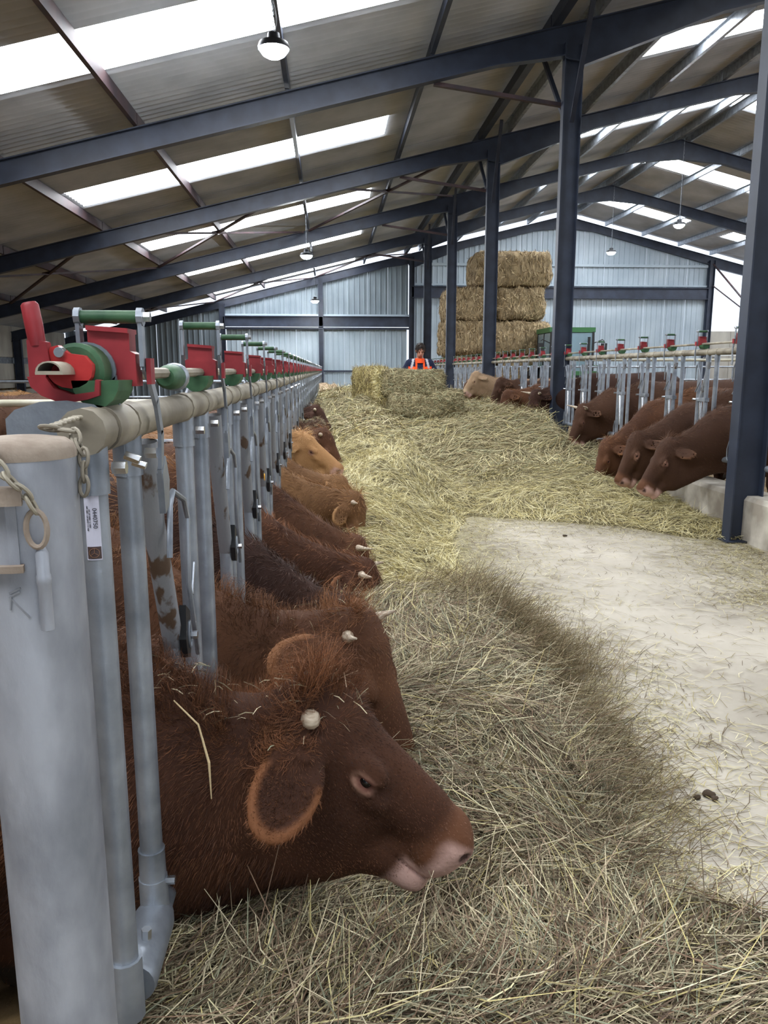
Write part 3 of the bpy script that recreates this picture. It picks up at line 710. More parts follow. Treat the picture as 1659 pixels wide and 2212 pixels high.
# ================================================================== CATTLE
def lin(c): return np.array(srgb(*c)[:3])
COATS={'dark':(lin((52,32,25)),lin((134,88,58))),'red':(lin((66,42,31)),lin((142,98,66))),'ginger':(lin((102,72,48)),lin((170,128,86))),
       'orange':(lin((158,116,76)),lin((214,174,124))),'choc':(lin((48,31,26)),lin((88,58,42))),'mid':(lin((62,42,32)),lin((108,76,56))),'pale':(lin((150,124,98)),lin((176,152,124))),'cream':(lin((190,166,138)),lin((212,192,166)))}
def cow_build(name, poll, pitch, yaw=0., L=.56, withers=1.22, crest=.88, throat=.34, coat='red', res=.012, strands=20000, seed=1, horns='stub', roll=0., tag_ears=(), length=1.75, curly=1.0, hair_w=.0022, hlen=1., head=True, eye_open=True, ear_drop=.0, pale_eye=.5, shift=0., hornlen=.06, hq=False, ginger_back=0., bodyw=.3, es=1.):
    """local frame: x towards the feed passage, y left, z up, barrier at x=0.  returns dict of meshes"""
    P=np.array(poll,float)
    th,ps=math.radians(pitch),math.radians(yaw)
    hd=np.array([math.cos(ps),math.sin(ps),0])
    e1=hd*math.cos(th)-np.array([0,0,math.sin(th)])              # poll -> muzzle
    e3=hd*math.sin(th)+np.array([0,0,math.cos(th)])              # out of the forehead
    e2=np.cross(e3,e1)                                           # left of the animal
    if roll:
        r=math.radians(roll);e2,e3=e2*math.cos(r)+e3*math.sin(r),e3*math.cos(r)-e2*math.sin(r)
    FRm=np.array([e1,e2,e3]);s=L/.56
    H=lambda a,w,h: P+s*(a*e1+w*e2+h*e3)
    m=.5*L+.12
    pts=np.array([P,H(.58,0,-.1),H(.1,.26,-.1),H(.1,-.26,-.1),H(.2,0,-.34)])
    lo=pts.min(0)-.07;hi=pts.max(0)+.09
    lo[0]=min(lo[0],-.05)
    bx=-(length+.55)
    ax=axis([(bx,-.45,.046),(-.45,lo[0],max(res*1.8,.02)),(lo[0],hi[0],res)]) if lo[0]>-.45 else axis([(bx,lo[0],.046),(lo[0],hi[0],res)])
    ylo,yhi=min(lo[1],-.2),max(hi[1],.2)
    ay=axis([(-.56,ylo,.03),(ylo,yhi,res),(yhi,.56,.03)]) if ylo>-.56 and yhi<.56 else axis([(min(-.6,ylo),max(.6,yhi),res)])
    zt=max(withers+.12,hi[2]); 
    az=axis([(-.04,max(lo[2],.0),.03)] if lo[2]>.02 else [(-.04,lo[2] if lo[2]>-.03 else -.03,.03)]) if False else None
    z0=max(lo[2],.02)
    segz=[(-.04,z0,.03),(z0,hi[2],res)]+([(hi[2],zt,.026)] if zt>hi[2]+.02 else [])
    az=axis(segz)
    fd=Field(ax,ay,az)
    wz=withers
    # trunk
    fd.cap((-.78,0,wz-.40),(-length+.1,0,wz-.42),.36,.38,k=.08,sq=1.12)
    fd.cap((-.50,0,wz-.30),(-length+.12,0,wz-.22),.20,.21,k=.1,sq=1.0)
    fd.ell((-.56,0,wz-.42),(.26,.27,.40),k=.1)
    fd.ell((-length,0,wz-.30),(.28,.25,.27),k=.1)
    for y in(-.2,.2): fd.ell((-length-.05,y*.9,wz-.48),(.24,.15,.36),k=.08)
    fd.cap((-length-.27,0,wz-.16),(-length-.30,0,wz-.75),.03,.022,k=.02); fd.ell((-length-.30,0,wz-.86),(.035,.035,.13),k=.03)
    for y in(-.19,.19):
        fd.cap((-.55,y,wz-.62),(-.52,y*.9,.46),.12,.068,k=.06); fd.cap((-.52,y*.9,.46),(-.53,y*.9,.13),.052,.040,k=.03); fd.cap((-.53,y*.9,.13),(-.47,y*.9,.035),.046,.055,k=.02)
        fd.cap((-length+.05,y,wz-.62),(-length+.18,y,.68),.17,.11,k=.06); fd.cap((-length+.18,y,.68),(-length-.16,y*.95,.46),.095,.052,k=.04); fd.cap((-length-.16,y*.95,.46),(-length-.10,y*.95,.13),.046,.038,k=.03); fd.cap((-length-.10,y*.95,.13),(-length-.03,y*.95,.035),.044,.054,k=.02)
    # neck
    nh=(crest-throat)/2; nc=(crest+throat)/2; nr=nh
    J=H(.10,0,-.14)
    N0=np.array([-.45,0,wz-.36]);N1=np.array([-.02,J[1]*.25,nc]);N2=H(.06,0,-.16)
    r1=min(nr,.27)
    fd.cap(N0,N1,.30,r1,k=.08,sq=1.45); fd.cap(N1,N2,r1,.145*s,k=.07,sq=1.35,lat=e2)
    fd.cap((-.30,0,nc+.5*r1),(N1[0],N1[1],nc+r1*.80),.10,.09,k=.07)
    # dewlap and throat
    fd.cap((-.45,0,wz-.80),(0.0,N1[1],throat+.10),.13,.10,k=.09,sq=1.7); fd.cap((0.0,N1[1],throat+.11),H(.27,0,-.31),.12,.090*s,k=.08,sq=1.35,lat=e2)
    # skull
    E=lambda a,w,h,ra,rw,rh,k=.03,sub=False: fd.ell(H(a,w,h),(ra*s,rw*s,rh*s),FRm,k*s,sub)
    if head:
        E(.06,0,-.085,.125,.115,.115,.05)
        fd.cap(H(.10,0,-.080),H(.46,0,-.088),.094*s,.066*s,k=.045*s,sq=1.08,lat=e2)
        fd.cap(H(.14,0,-.040),H(.40,0,-.050),.048*s,.032*s,k=.04*s)
        E(.19,.050,-.18,.13,.052,.115,.045);E(.19,-.050,-.18,.13,.052,.115,.045)
        fd.cap(H(.12,0,-.300),H(.46,0,-.200),.100*s,.056*s,k=.05*s,sq=1.25,lat=e2)
        for w in(1,-1):
            E(.195,w*.088,-.048,.055,.024,.030,.025)                     # brow
            E(.24,w*.082,-.098,.05,.022,.022,.025)                       # below the eye
            E(.205,w*.118,-.068,.030,.022,.017,.012,True);E(.203,w*.106,-.053,.036,.014,.010,.008);E(.207,w*.104,-.085,.034,.013,.009,.008)
            E(.50,w*.040,-.072,.040,.030,.034,.02)                       # nostril wing
            E(.46,w*.030,-.130,.050,.032,.030,.02)                       # upper lip
            E(.522,w*.054,-.076,.024,.019,.017,.008,True)                # nostril
            fd.ell(H(.525,w*.062,-.088),(.016*s,.009*s,.008*s),FRm,.006,True)
        E(.480,0,-.112,.074,.068,.090,.03)
        E(.470,0,-.222,.062,.050,.036,.018)                               # lower lip
        # mouth slit
        for w in(1,-1): fd.ell(H(.465,w*.060,-.192),(.076*s,.030*s,.0050*s),FRm,.006,True)
        fd.ell(H(.535,0,-.192),(.026*s,.05*s,.0045*s),FRm,.006,True)
        # poll ridge
        E(.0,0,-.03,.05,.075,.045,.04)
        # ears: cupped leaves reaching out, back and down
        for w in(1,-1):
            base=H(.050,w*.115,-.100)
            d=nrm(-.35*e1*(1-ear_drop)+w*1.05*e2-.30*e3+ear_drop*(-np.array([0,0,1.]))+np.array([0,0,-.25]))
            nn=nrm(np.cross(d,e1*1.0+e3*.3)*w);  nn=nn if nn@e3>-2 else -nn
            up=np.cross(nn,d)
            ef=np.array([d,up,nn]); c=base+d*.085*s*es
            fd.ell(c,(.115*s*es,.068*s*es,.024*s),ef,.012)
            face=nrm(e1*.75+e3*.3+w*e2*.2-np.array([0,0,.2])); face=face-d*(face@d); face=nrm(face)
            sgn=1 if nn@face>0 else -1
            fd.ell(c+d*.010*s+sgn*nn*.020*s,(.098*s*es,.054*s*es,.020*s),ef,.008,True)
            fd.cap(H(.05,w*.07,-.10),base+d*.02,.045*s,.030*s,k=.03)
    V,Q=fd.mesh(); Nn,ar=vert_normals(V,Q)
    V=V.astype(np.float64)
    c0,c1=COATS[coat]
    def earness(Pp,edge=False):
        o_=np.zeros(len(Pp))
        if not head: return o_
        for w_ in(1,-1):
            b_=H(.050,w_*.115,-.100); d_=nrm(-.35*e1*(1-ear_drop)+w_*1.05*e2-.30*e3+ear_drop*(-np.array([0,0,1.]))+np.array([0,0,-.25]))
            q_=Pp-b_; t_=q_@d_; r_=np.linalg.norm(q_-np.clip(t_,0,.21*s*es)[:,None]*d_,axis=1)/es
            tc=(t_-.085*s*es)/(.115*s*es); rim_=np.clip((np.sqrt(tc**2+(r_/(.068*s))**2)-.72)/.15,0,1) if edge else 1.
            o_=np.maximum(o_,np.clip((t_-.055*s)/.02,0,1)*np.clip((.085*s-r_)/.01,0,1)*rim_)
        return o_
    # hide colour -------------------------------------------------
    rel=(V-P)/s; a,w,h=rel@e1,rel@e2,rel@e3; D=np.abs(w)
    n1=vnoise(V,4.,seed)*.5+vnoise(V,13.,seed+3)*.3
    t=np.clip(.35+.5*n1,0,1)[:,None]; col=c0*(1-t)+(c0*.55+c1*.45)*t
    col*= (1-.25*np.clip((V[:,2:3]*0+ .0),0,1))
    inhead=(a>-.1)&(a<.62)&(D<.2)&(h>-.34)&(h<.1)
    pink=lin((196,160,148)); 
    if head:
        mz=np.clip((a-.452+vnoise(V,30,seed)*.008)/.03,0,1)*np.clip((-h-.045-.2*np.clip(.51-a,0,.2))/.02,0,1)*inhead
        mz=np.maximum(mz,np.clip((a-.415)/.03,0,1)*np.clip((-h-.165)/.015,0,1)*inhead)
        tan=lin((130,86,58)) if coat!='pale' else lin((200,180,150))
        mz2=np.clip((a-.41)/.05,0,1)*inhead
        col=col*(1-mz2[:,None]*.35)+tan*mz2[:,None]*.35
        col=col*(1-mz[:,None])+pink*mz[:,None]
        de=np.sqrt(((a-.205)/1.45)**2+((h+.068))**2); ring=np.clip((.028+.012*vnoise(V,22,seed+9)-de)/.012,0,1)*(D>.05)*inhead*pale_eye
        col=col*(1-ring[:,None])+lin((166,128,110))*ring[:,None]
        rim=np.clip((.020-de)/.006,0,1)*(D>.05)*inhead; col=col*(1-rim[:,None]*.7)+lin((92,52,44))*rim[:,None]*.7
        nd=np.min([np.sqrt((a-.520)**2+((w-q)*.8)**2+(h+.076)**2) for q in(-.050,.050)],0)
        nn_=np.clip((.022-nd)/.006,0,1)*inhead; col=col*(1-nn_[:,None]*.9)+lin((44,26,26))*nn_[:,None]*.9
        er=earness(V,True)[:,None]; col=col*(1-er)+c1*.8*er
    hoof=(V[:,2]<.07); col[hoof]=lin((50,44,38))
    out={'body':mesh_np('body',V,[Q],m_body,col),'P':P,'s':s,'H':H,'fr':FRm}
    # hair ----------------------------------------------------------
    cen=V[Q].mean(1); qn=Nn[Q].mean(1)
    rc=(cen-P)/s; ca,cw,ch=rc@e1,rc@e2,rc@e3
    wt=ar.copy()
    face=(ca>.12)&(ca<.62)&(np.abs(cw)<.16)&(ch>-.36)&(ch<.12)
    wt*=np.where(cen[:,0]<-.5,bodyw,1.)*np.where(cen[:,2]<.25,.25 if head is True else 1,1.)*np.where(cen[:,1]>.13,.35,1)
    wt*=np.where((ca>.44)&face,.12,1.)*np.where(face,1.25,1)
    de=np.sqrt(((ca-.205)/1.4)**2+(ch+.068)**2); wt*=np.where((de<.030)&face&(np.abs(cw)>.05),0,1)
    wt=wt/wt.sum(); n=strands
    qi=rng.choice(len(Q),n,p=wt); uu=rng.random((n,2,1))
    A,B,C,Dv=[V[Q[qi,i]] for i in range(4)]
    root=(A*(1-uu[:,0])+B*uu[:,0])*(1-uu[:,1])+(Dv*(1-uu[:,0])+C*uu[:,0])*uu[:,1]
    N=nrm(qn[qi]); rr=(root-P)/s; ra,rw_,rh=rr@e1,rr@e2,rr@e3
    hm=(np.clip((ra+.02)/.1,0,1)*(ra<.62)*(np.abs(rw_)<.18)*(rh>-.36)*(rh<.12))[:,None]
    flow=np.array([-1,0,-.55])[None]*(1-hm)+e1*hm*.8
    top=np.clip((N@np.array([0,0,1.])-.45)/.4,0,1)*(root[:,2]>throat+.15); hm0=hm[:,0]*np.clip((.14-(-ra*0)-np.abs(ra-.0)*0)/.14,0,1)
    pollz=np.exp(-(((ra+.0)/.11)**2+(rh+.0)**2/.010+(rw_/.11)**2))
    crestz=top*(1-np.clip((ra-.06)/.1,0,1)*hm[:,0])*np.clip((root[:,0]+1.2)/.5,.35,1)
    cl=vvec(root,11.,seed+40)*.75+vvec(root,28.,seed+90)*.55
    curlamt=(.35+.9*crestz+.9*pollz)*curly*(1-.75*hm[:,0]*(1-pollz))
    Dr=flow+cl*curlamt[:,None]*1.3+rng.normal(0,.16,(n,3))
    Dr=nrm(Dr-N*(Dr*N).sum(1,keepdims=True))
    ln=(.020+.034*crestz+.045*pollz+.012*(1-hm[:,0]))*hlen*(.6+.8*rng.random(n))*(1-.62*hm[:,0]*(1-pollz)); ln*=np.clip((root[:,2]-throat+.35)/.5,.45,1)
    ear=earness(root)>.5; ln=np.where(ear,.020*hlen*(.4+rng.random(n)),ln)
    lift=(.20+.16*pollz+.14*crestz+.10*ear)
    d1=nrm(Dr*(1-lift[:,None])+N*lift[:,None])
    c2=nrm(vvec(root,17.,seed+130)); 
    if hq:
        cr=(curlamt*ln*.27)[:,None]; u_=nrm(np.cross(d1,N)); v_=np.cross(d1,u_); cv=((top>.3)*1.)[:,None]; ph=(vnoise(root,14.,seed+200)*PI+rng.normal(0,.35,n))[:,None]
        def hp(t,w_): return root+d1*ln[:,None]*t*(1-.25*t*curlamt[:,None]*.5)+cr*((np.cos(ph+w_*t)-np.cos(ph))*u_+(np.sin(ph+w_*t)-np.sin(ph))*v_)-np.array([0,0,.22])*(1-cv)*(t*t)*ln[:,None]+N*cr*(t*.8)+N*(cv*.05*t)*ln[:,None]
        hpts=[root-N*.002,hp(.35,5.),hp(.7,5.),hp(1.,5.)]
    p1=root+d1*ln[:,None]*.5; p2=p1+nrm(d1*.7+Dr*.35+c2*(.35*curlamt[:,None])-np.array([0,0,.18]))*ln[:,None]*.5
    side=nrm(np.cross(d1,N)*.8+rng.normal(0,.6,(n,3)))
    tt=np.clip(.30+.45*vnoise(root,6.,seed+7)+.35*crestz+.55*pollz+rng.normal(0,.22,n)+.75*earness(root,True)-.15*ear,0,1.3)[:,None]
    bl=(np.clip((-root[:,0]-.10)/.35,0,1)*np.clip(top*1.6,0,1)*ginger_back)[:,None]  # mixes ginger into upward-facing hair along the back
    hc=((c0*(1-tt)+c1*tt)*(1-bl)+lin((170,120,74))*bl*(.5+.5*tt))*(.75+.5*rng.random((n,1)))
    mz=np.clip((ra-.42)/.05,0,1)[:,None]*hm; hc=hc*(1-mz*.6)+lin((190,150,130))*mz*.6
    if head and pale_eye>.3:
        de=np.sqrt(((ra-.205)/1.45)**2+(rh+.068)**2); q=(np.clip((.034-de)/.015,0,1)*(np.abs(rw_)>.05)*hm[:,0]*pale_eye)[:,None]; hc=hc*(1-q)+lin((178,140,112))*q
    out['hair']=ribbons('hair',hpts if hq else [root-N*.002,p1,p2],side,[hair_w,hair_w*.9,hair_w*.7],m_hair,hc)
    out['roots']=(root[(~ear)&((pollz>.25)|((crestz>.6)&(root[:,0]>-.02)))],)
    # eyes and horns ---------------------------------------------------
    out['eyes']=[];out['horns']=[]
    if head:
        for w in(1,-1):
            c=H(.205,w*.094,-.068); g=G(); pr_=[(.0165*s*math.sin(q),.0165*s*math.cos(q)) for q in np.linspace(0.05,PI-.05,9)]
            g.lathe(pr_,(0,0,0),14); g.v=[(c[0]+x,c[1]+y,c[2]+z) for x,y,z in g.v]; out['eyes'].append((g.mesh('eye',m_eye,True),))
            if horns:
                b=H(.012,w*.088,-.040); hl=hornlen*s
                o1=nrm(w*e2*.9+e3*.25-e1*.05)
                if horns=='stub': pp=[b-o1*.01,b+o1*hl*.5,b+o1*hl*.85,b+o1*hl]; rs=[.024*s,.021*s,.015*s,.004*s]
                else:
                    fwd=e3*.6+e1*.25+np.array([0,0,.15]); pp=[b-o1*.01];rs=[];n_=8
                    for q in range(1,n_+1): pp.append(pp[-1]+nrm(o1*(1-q/n_*.75)+fwd*(q/n_)*.9)*hl/n_)
                    rs=[.023*s*(1-.85*(q/n_)**1.3) for q in range(n_+1)]
                g=G(); g.tube(pp,rs,10); out['horns'].append((g.mesh('horn',m_horn,True),))
    out['tags']=[]
    for w in tag_ears:
        base=H(.045,w*.100,-.105); d=nrm(-.35*e1+w*.85*e2-.30*e3+np.array([0,0,-.25])); c=base+d*.09*s
        g=G(); g.box((-.022,-.003,-.05),(.022,.003,0)); g.v=[(c[0]+x,c[1]+y*1+(.02 if w>0 else -.02)*0+ (0),c[2]+z) for x,y,z in g.v]; out['tags'].append(g.mesh('ear_tag',m_yellow))
    return out
def cow_place(cb, x, y, rz, label, group, name='cow', dz=0.):
    t=link(name,cb['body'],None,(x,y,dz)); t.rotation_euler=(0,0,rz); tag(t,label,'cow',group)
    hr=link('hair',cb['hair'],t); tag(hr,kind='stuff')
    for (m_,) in cb['eyes']: link('eye',m_,t)
    for (m_,) in cb['horns']: link('horn',m_,t)
    for m_ in cb['tags']: link('ear_tag',m_,t)
    return t
GL='cattle feeding through the left barrier'; GR='cattle feeding through the right barrier'
def left(spec,Y,label,seed,dx=0.,rz=0.,**k):
    cb=cow_build('c',seed=seed,**spec,**k); return cow_place(cb,XBL+dx,Y,rz,label,GL)
cb=CB1=cow_build('c',(.352,.0,.885),42,-4,L=.560,es=1.12,withers=1.20,crest=.875,throat=.36,coat='dark',res=.0082,strands=80000,seed=3,horns='stub',hair_w=.0011,pale_eye=.6,hornlen=.05,hlen=.72,ear_drop=.25,hq=True,bodyw=.06)
COW1=cow_place(cb,XBL,1.72,0,'dark reddish-brown cow with a stubby horn and pink muzzle, nearest on the left',GL)
LAST=[None]
def L_(label,Y,poll,pitch,yaw,coat,n,seed,res=.0165,**k):
    kw=dict(L=.56,withers=1.18,crest=.84,throat=.32,hair_w=.0022,strands=n,ginger_back=.8); kw.update(k)
    if Y>8: res=.021
    cb=cow_build('c',poll,pitch,yaw,coat=coat,res=res,seed=seed,**kw); LAST[0]=cb; return cow_place(cb,XBL,Y,0,label,GL)
COW2=L_('curly reddish-brown cow with two short pale horns, second on the left',2.53,(.50,-.03,.78),66,-28,'red',34000,11,res=.0105,hlen=.8,es=1.35,crest=.82,horns='curved',hornlen=.11,hair_w=.0014,hq=True,ear_drop=-.1,bodyw=.12)
CB2=LAST[0]
L_('dark brown cow with wavy crest, head down, third on the left',3.34,(.50,.05,.56),78,10,'choc',17680,12,crest=.84,horns=None)
L_('brown cow with a big round ear and a pale horn, fourth on the left',4.15,(.60,0,.54),80,-15,'dark',17680,13,crest=.80,horns='curved',hornlen=.12,hair_w=.002)
L_('auburn cow with a light horn tip showing behind the round-eared cow on the left',4.96,(.58,.02,.50),80,5,'red',14960,14,crest=.83,horns='curved',hornlen=.14)
L_('ginger-brown cow with a shaggy ear hanging, sixth on the left',5.77,(.60,0,.66),82,-12,'ginger',14960,15,crest=.85,horns='curved',hornlen=.07,ear_drop=.4,hair_w=.0024)
L_('shaggy brown cow whose dark ear stands up below the orange calf on the left',6.58,(.50,0,.68),78,0,'ginger',10880,16,crest=.83,horns=None,ear_drop=-.3)
L_('light orange cow with head up in profile and pale muzzle',7.39,(.12,0,1.02),33,-22,'orange',14960,17,crest=.98,throat=.62,L=.54,horns=None,hair_w=.0024,pale_eye=1.)
L_('rusty brown cow with tousled poll just behind the light orange one',8.20,(.34,0,.98),60,-20,'red',8160,18,crest=.98,throat=.5,hair_w=.003,horns='stub')
COW10=L_('dark brown cow with hay strewn over its head, tenth on the left',9.01,(.26,0,1.02),55,-15,'mid',6800,19,crest=1.0,throat=.55,hair_w=.003,horns=None)
CB10=LAST[0]
L_('dark cow with a yellow ear tag, the farthest red one on the left',10.63,(.22,0,1.12),55,-10,'choc',6120,20,crest=1.05,throat=.6,hair_w=.0034,horns='stub',tag_ears=(-1,))
def R_(label,Y,poll,pitch,yaw,coat,n,seed,res=.018,**k):
    kw=dict(L=.60,withers=1.42,crest=1.26,throat=.60,hair_w=.0026,strands=n,length=1.85); kw.update(k)
    if Y>10: res=.017 if coat=='pale' else .024
    cb=cow_build('c',poll,pitch,yaw,coat=coat,res=res,seed=seed,**kw); return cow_place(cb,XBR,Y,PI,label,GR)
R_('reddish-brown cow with its pink-lipped muzzle in the hay, nearest on the right',7.72,(.56,0,.90),55,8,'mid',17680,31,horns=None,curly=.8,tag_ears=(1,),pale_eye=1.2,hair_w=.0022)
R_('brown cow with a pale ringed eye, second on the right',8.51,(.58,0,.90),64,12,'mid',14960,32,horns=None,curly=.9,tag_ears=(1,),pale_eye=1.2,hair_w=.0022)
R_('curly red-brown cow with its face lowered into the hay, third on the right',9.35,(.62,0,.74),72,10,'red',12240,33,horns=None,crest=1.28,curly=1.)
R_('brown cow with long pale horn pointing left, fourth on the right',10.95,(.42,0,1.10),68,12,'mid',9520,34,horns='curved',hornlen=.20,crest=1.36,withers=1.48,throat=.72,curly=.4,hair_w=.003)
R_('very dark brown cow with forked pale horns, fifth on the right',13.25,(.50,0,1.24),72,25,'choc',8160,35,horns='curved',hornlen=.20,crest=1.44,withers=1.58,throat=.82,curly=.3,hair_w=.0034)
R_('chestnut cow with its face half in the hay beside the forked horns on the right',14.9,(.62,0,1.20),66,10,'red',6120,36,horns=None,crest=1.30,throat=.8,hair_w=.0038,curly=.4)
R_('red-brown cow lifting a broad ear behind the chestnut one on the right',16.5,(.40,0,1.42),62,15,'mid',5440,37,horns=None,crest=1.38,throat=.9,hair_w=.004,curly=.3)
R_('pale-faced grey-brown cow looking left over the hay heap',18.1,(.62,0,1.56),48,25,'pale',5440,38,horns=None,crest=1.40,throat=.9,hair_w=.0044,curly=.3,pale_eye=.2)
R_('small dull brown cow behind the pale-faced one, farthest feeding on the right',19.8,(.50,0,1.30),60,10,'red',4760,39,horns=None,crest=1.35,throat=.9,hair_w=.005,curly=.3)
# cream cattle at the far end on the left
L_('cream-coloured cow at the far end of the left barrier',26.0,(.35,0,1.12),45,-10,'cream',3400,51,res=.016,horns=None,crest=1.15,throat=.7,hair_w=.006)
cbx=cow_build('c',(.34,0,1.10),50,10,coat='cream',res=.018,strands=4000,seed=52,horns=None,crest=1.1,throat=.7,hair_w=.006)
cow_place(cbx,XBL+.25,28.4,0,'second cream cow behind the first at the far end on the left',GL)
# cattle standing loose in the pens: bodies of two builds, copied
GP='loose cattle standing in the pens behind the barriers'
pa=cow_build('c',(.55,.05,1.12),38,8,coat='orange',res=.026,strands=12000,seed=61,horns=None,withers=1.24,crest=1.14,throat=.62,hair_w=.0040,hlen=1.3)
pb=cow_build('c',(.50,-.05,1.20),30,-10,coat='mid',res=.026,strands=8000,seed=62,horns='stub',withers=1.32,crest=1.22,throat=.7,hair_w=.005)
cow_place(pa,-3.6,5.0,PI/2+.3,'curly orange cow standing free in the left pen, behind the gate',GP)
cow_place(pb,-4.2,9.4,-PI/2-.2,'brown cow standing across the left pen, beyond the orange curly one',GP)
cow_place(pa,-5.2,15.,.4,'orange cow standing farther back in the left pen',GP)
for k,(x,y,rz,cbk,lb) in enumerate(((7.3,10.,PI/2,pb,'brown cow standing crosswise in the right pen behind the first two feeding'),(9.,11.4,PI/2+.4,pa,'orange cow in the right pen behind the rails, its back lit'),(7.6,16.8,-PI/2,pb,'brown cow farther back in the right pen, behind the dark horned one'),(9.6,17.6,PI/2+.2,pa,'orange cow in the right pen near the straw stack'),(12.,11.0,PI/2,pa,'orange cow in the right pen, the farthest right of the loose ones'))):
    cow_place(cbk,x,y,rz,lb,GP)
# ================================================================== HAY
def sstep(x): x=np.clip(x,0,1); return x*x*(3-2*x)
_ey=np.array([0.6,1.2,1.55,1.70,1.79,2.29,2.56,3.1,3.9,4.42,4.9,5.96,7.0,8.05,9.,40]); _ex=np.array([1.9,1.7,1.35,1.12,.92,.98,1.14,1.24,1.33,1.24,.98,1.13,1.2,1.45,1.9,1.9])
_hy=np.array([0,2,3,4,5,6,7,8,9,10,12,20,28,40]); _hh=np.array([.36,.38,.40,.38,.34,.42,.52,.64,.78,.88,.98,1.0,.9,.55])
_bx=np.array([-.4,1.2,2.0,3.0,3.5,3.95]); _by=np.array([8.3,8.25,8.3,7.7,7.1,6.7])
def hay_h(X,Y):
    P=np.stack([X,Y,np.zeros_like(X)],-1)
    big=vnoise(P,.9,301)*.42+vnoise(P,2.1,302)*.42+vnoise(P,4.6,303)*.30
    xe=np.interp(Y,_ey,_ex)+.09*vnoise(P,3.5,305)+.04*vnoise(P,9,306)
    u=np.clip((X+.40)/(xe+.40),0,1.3); Hw=np.interp(Y,_hy,_hh)
    A=Hw*(1-np.where(Y>5,.22,.0)*np.clip(1-u*2.2,0,1))*sstep((1.0-u)/np.where(Y>4.6,.55,.34))*(1+.30*big)
    A=A-.13*np.exp(-((X-.22)/.34)**2-((Y-1.82)/.30)**2)*(A>.15)
    b=np.interp(X,_bx,_by)+.18*vnoise(P,1.7,307); q=Y-b
    B=(.20*sstep(q/.7)+.16*sstep((q-.8)/1.2)+.52*sstep((q-2.0)/2.6)*(1+.06*np.sin(X*2.3)))*(1+.20*big)
    B*=np.where(Y>24,np.interp(Y,[24,34,40],[1,.55,.4]),1)
    B-= .16*np.exp(-((X-1.75)/.45)**2-((Y-10.2)/.8)**2)
    B+= .14*np.exp(-((X-2.6)/.8)**2-((Y-11.6)/.9)**2)
    B*= np.where(X>3.3,1-.45*np.clip((X-3.1)/.6,0,1),1)
    h=np.maximum(A,B)+.5*np.minimum(A,B)*(A>.05)*(B>.05)*0
    wet=np.clip(h/.05,0,1)
    h=h+wet*(.032*vnoise(P,10.,309)+.014*vnoise(P,24.,310))
    # trodden hollow behind the bales
    hol=sstep((Y-13.75)/.25)*sstep((15.0-Y)/.3)*sstep((X-1.05)/.2)*sstep((2.5-X)/.3)
    return np.where(h<.004,-.02,h)*(1-hol)+.34*hol
def hay_mesh():
    xs=np.linspace(-.42,4.02,126); ys=axis([(.9,9.2,.036),(9.2,18,.07),(18,36.6,.2)]).astype(float)
    X,Y=np.meshgrid(xs,ys,indexing='ij'); Z=hay_h(X,Y)
    V=np.stack([X,Y,Z],-1).reshape(-1,3); nx,ny=X.shape; i=np.arange(nx*ny).reshape(nx,ny)
    Q=np.stack([i[:-1,:-1],i[1:,:-1],i[1:,1:],i[:-1,1:]],-1).reshape(-1,4)
    keep=(V[Q][:,:,2].max(1)>-.01); Q=Q[keep]
    us,inv=np.unique(Q,return_inverse=True); return mesh_np('hay_heap',V[us],[inv.reshape(-1,4)],m_haybase,np.tile(lin((110,98,62)),(len(us),1)))
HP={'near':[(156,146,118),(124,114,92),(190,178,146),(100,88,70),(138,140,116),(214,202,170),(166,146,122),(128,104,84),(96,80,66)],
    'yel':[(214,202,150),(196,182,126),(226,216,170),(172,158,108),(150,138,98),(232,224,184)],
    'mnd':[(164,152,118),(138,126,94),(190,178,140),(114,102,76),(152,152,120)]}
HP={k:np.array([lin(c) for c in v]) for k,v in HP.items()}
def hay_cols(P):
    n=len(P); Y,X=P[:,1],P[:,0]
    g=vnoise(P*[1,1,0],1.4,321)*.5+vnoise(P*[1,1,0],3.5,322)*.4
    w=np.stack([np.clip((4.6-Y)/.8,0,1)+np.clip(-g,0,1)*.3, np.clip(1-np.abs(Y-6.9)/3.3,0,1)*1.4+.25*np.clip(g,0,1)+.12, np.clip((Y-8.3)/2.5,0,1)*(.5+.5*np.clip(X-.6,0,1))+.02],1)  # own hay tones, with the lamplit middle painted brighter than the near end
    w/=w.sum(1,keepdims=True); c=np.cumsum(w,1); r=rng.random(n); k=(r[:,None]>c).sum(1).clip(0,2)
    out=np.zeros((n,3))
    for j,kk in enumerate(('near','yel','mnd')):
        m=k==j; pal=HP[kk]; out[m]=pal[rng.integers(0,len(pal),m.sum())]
    return out*(.75+.5*rng.random((n,1)))
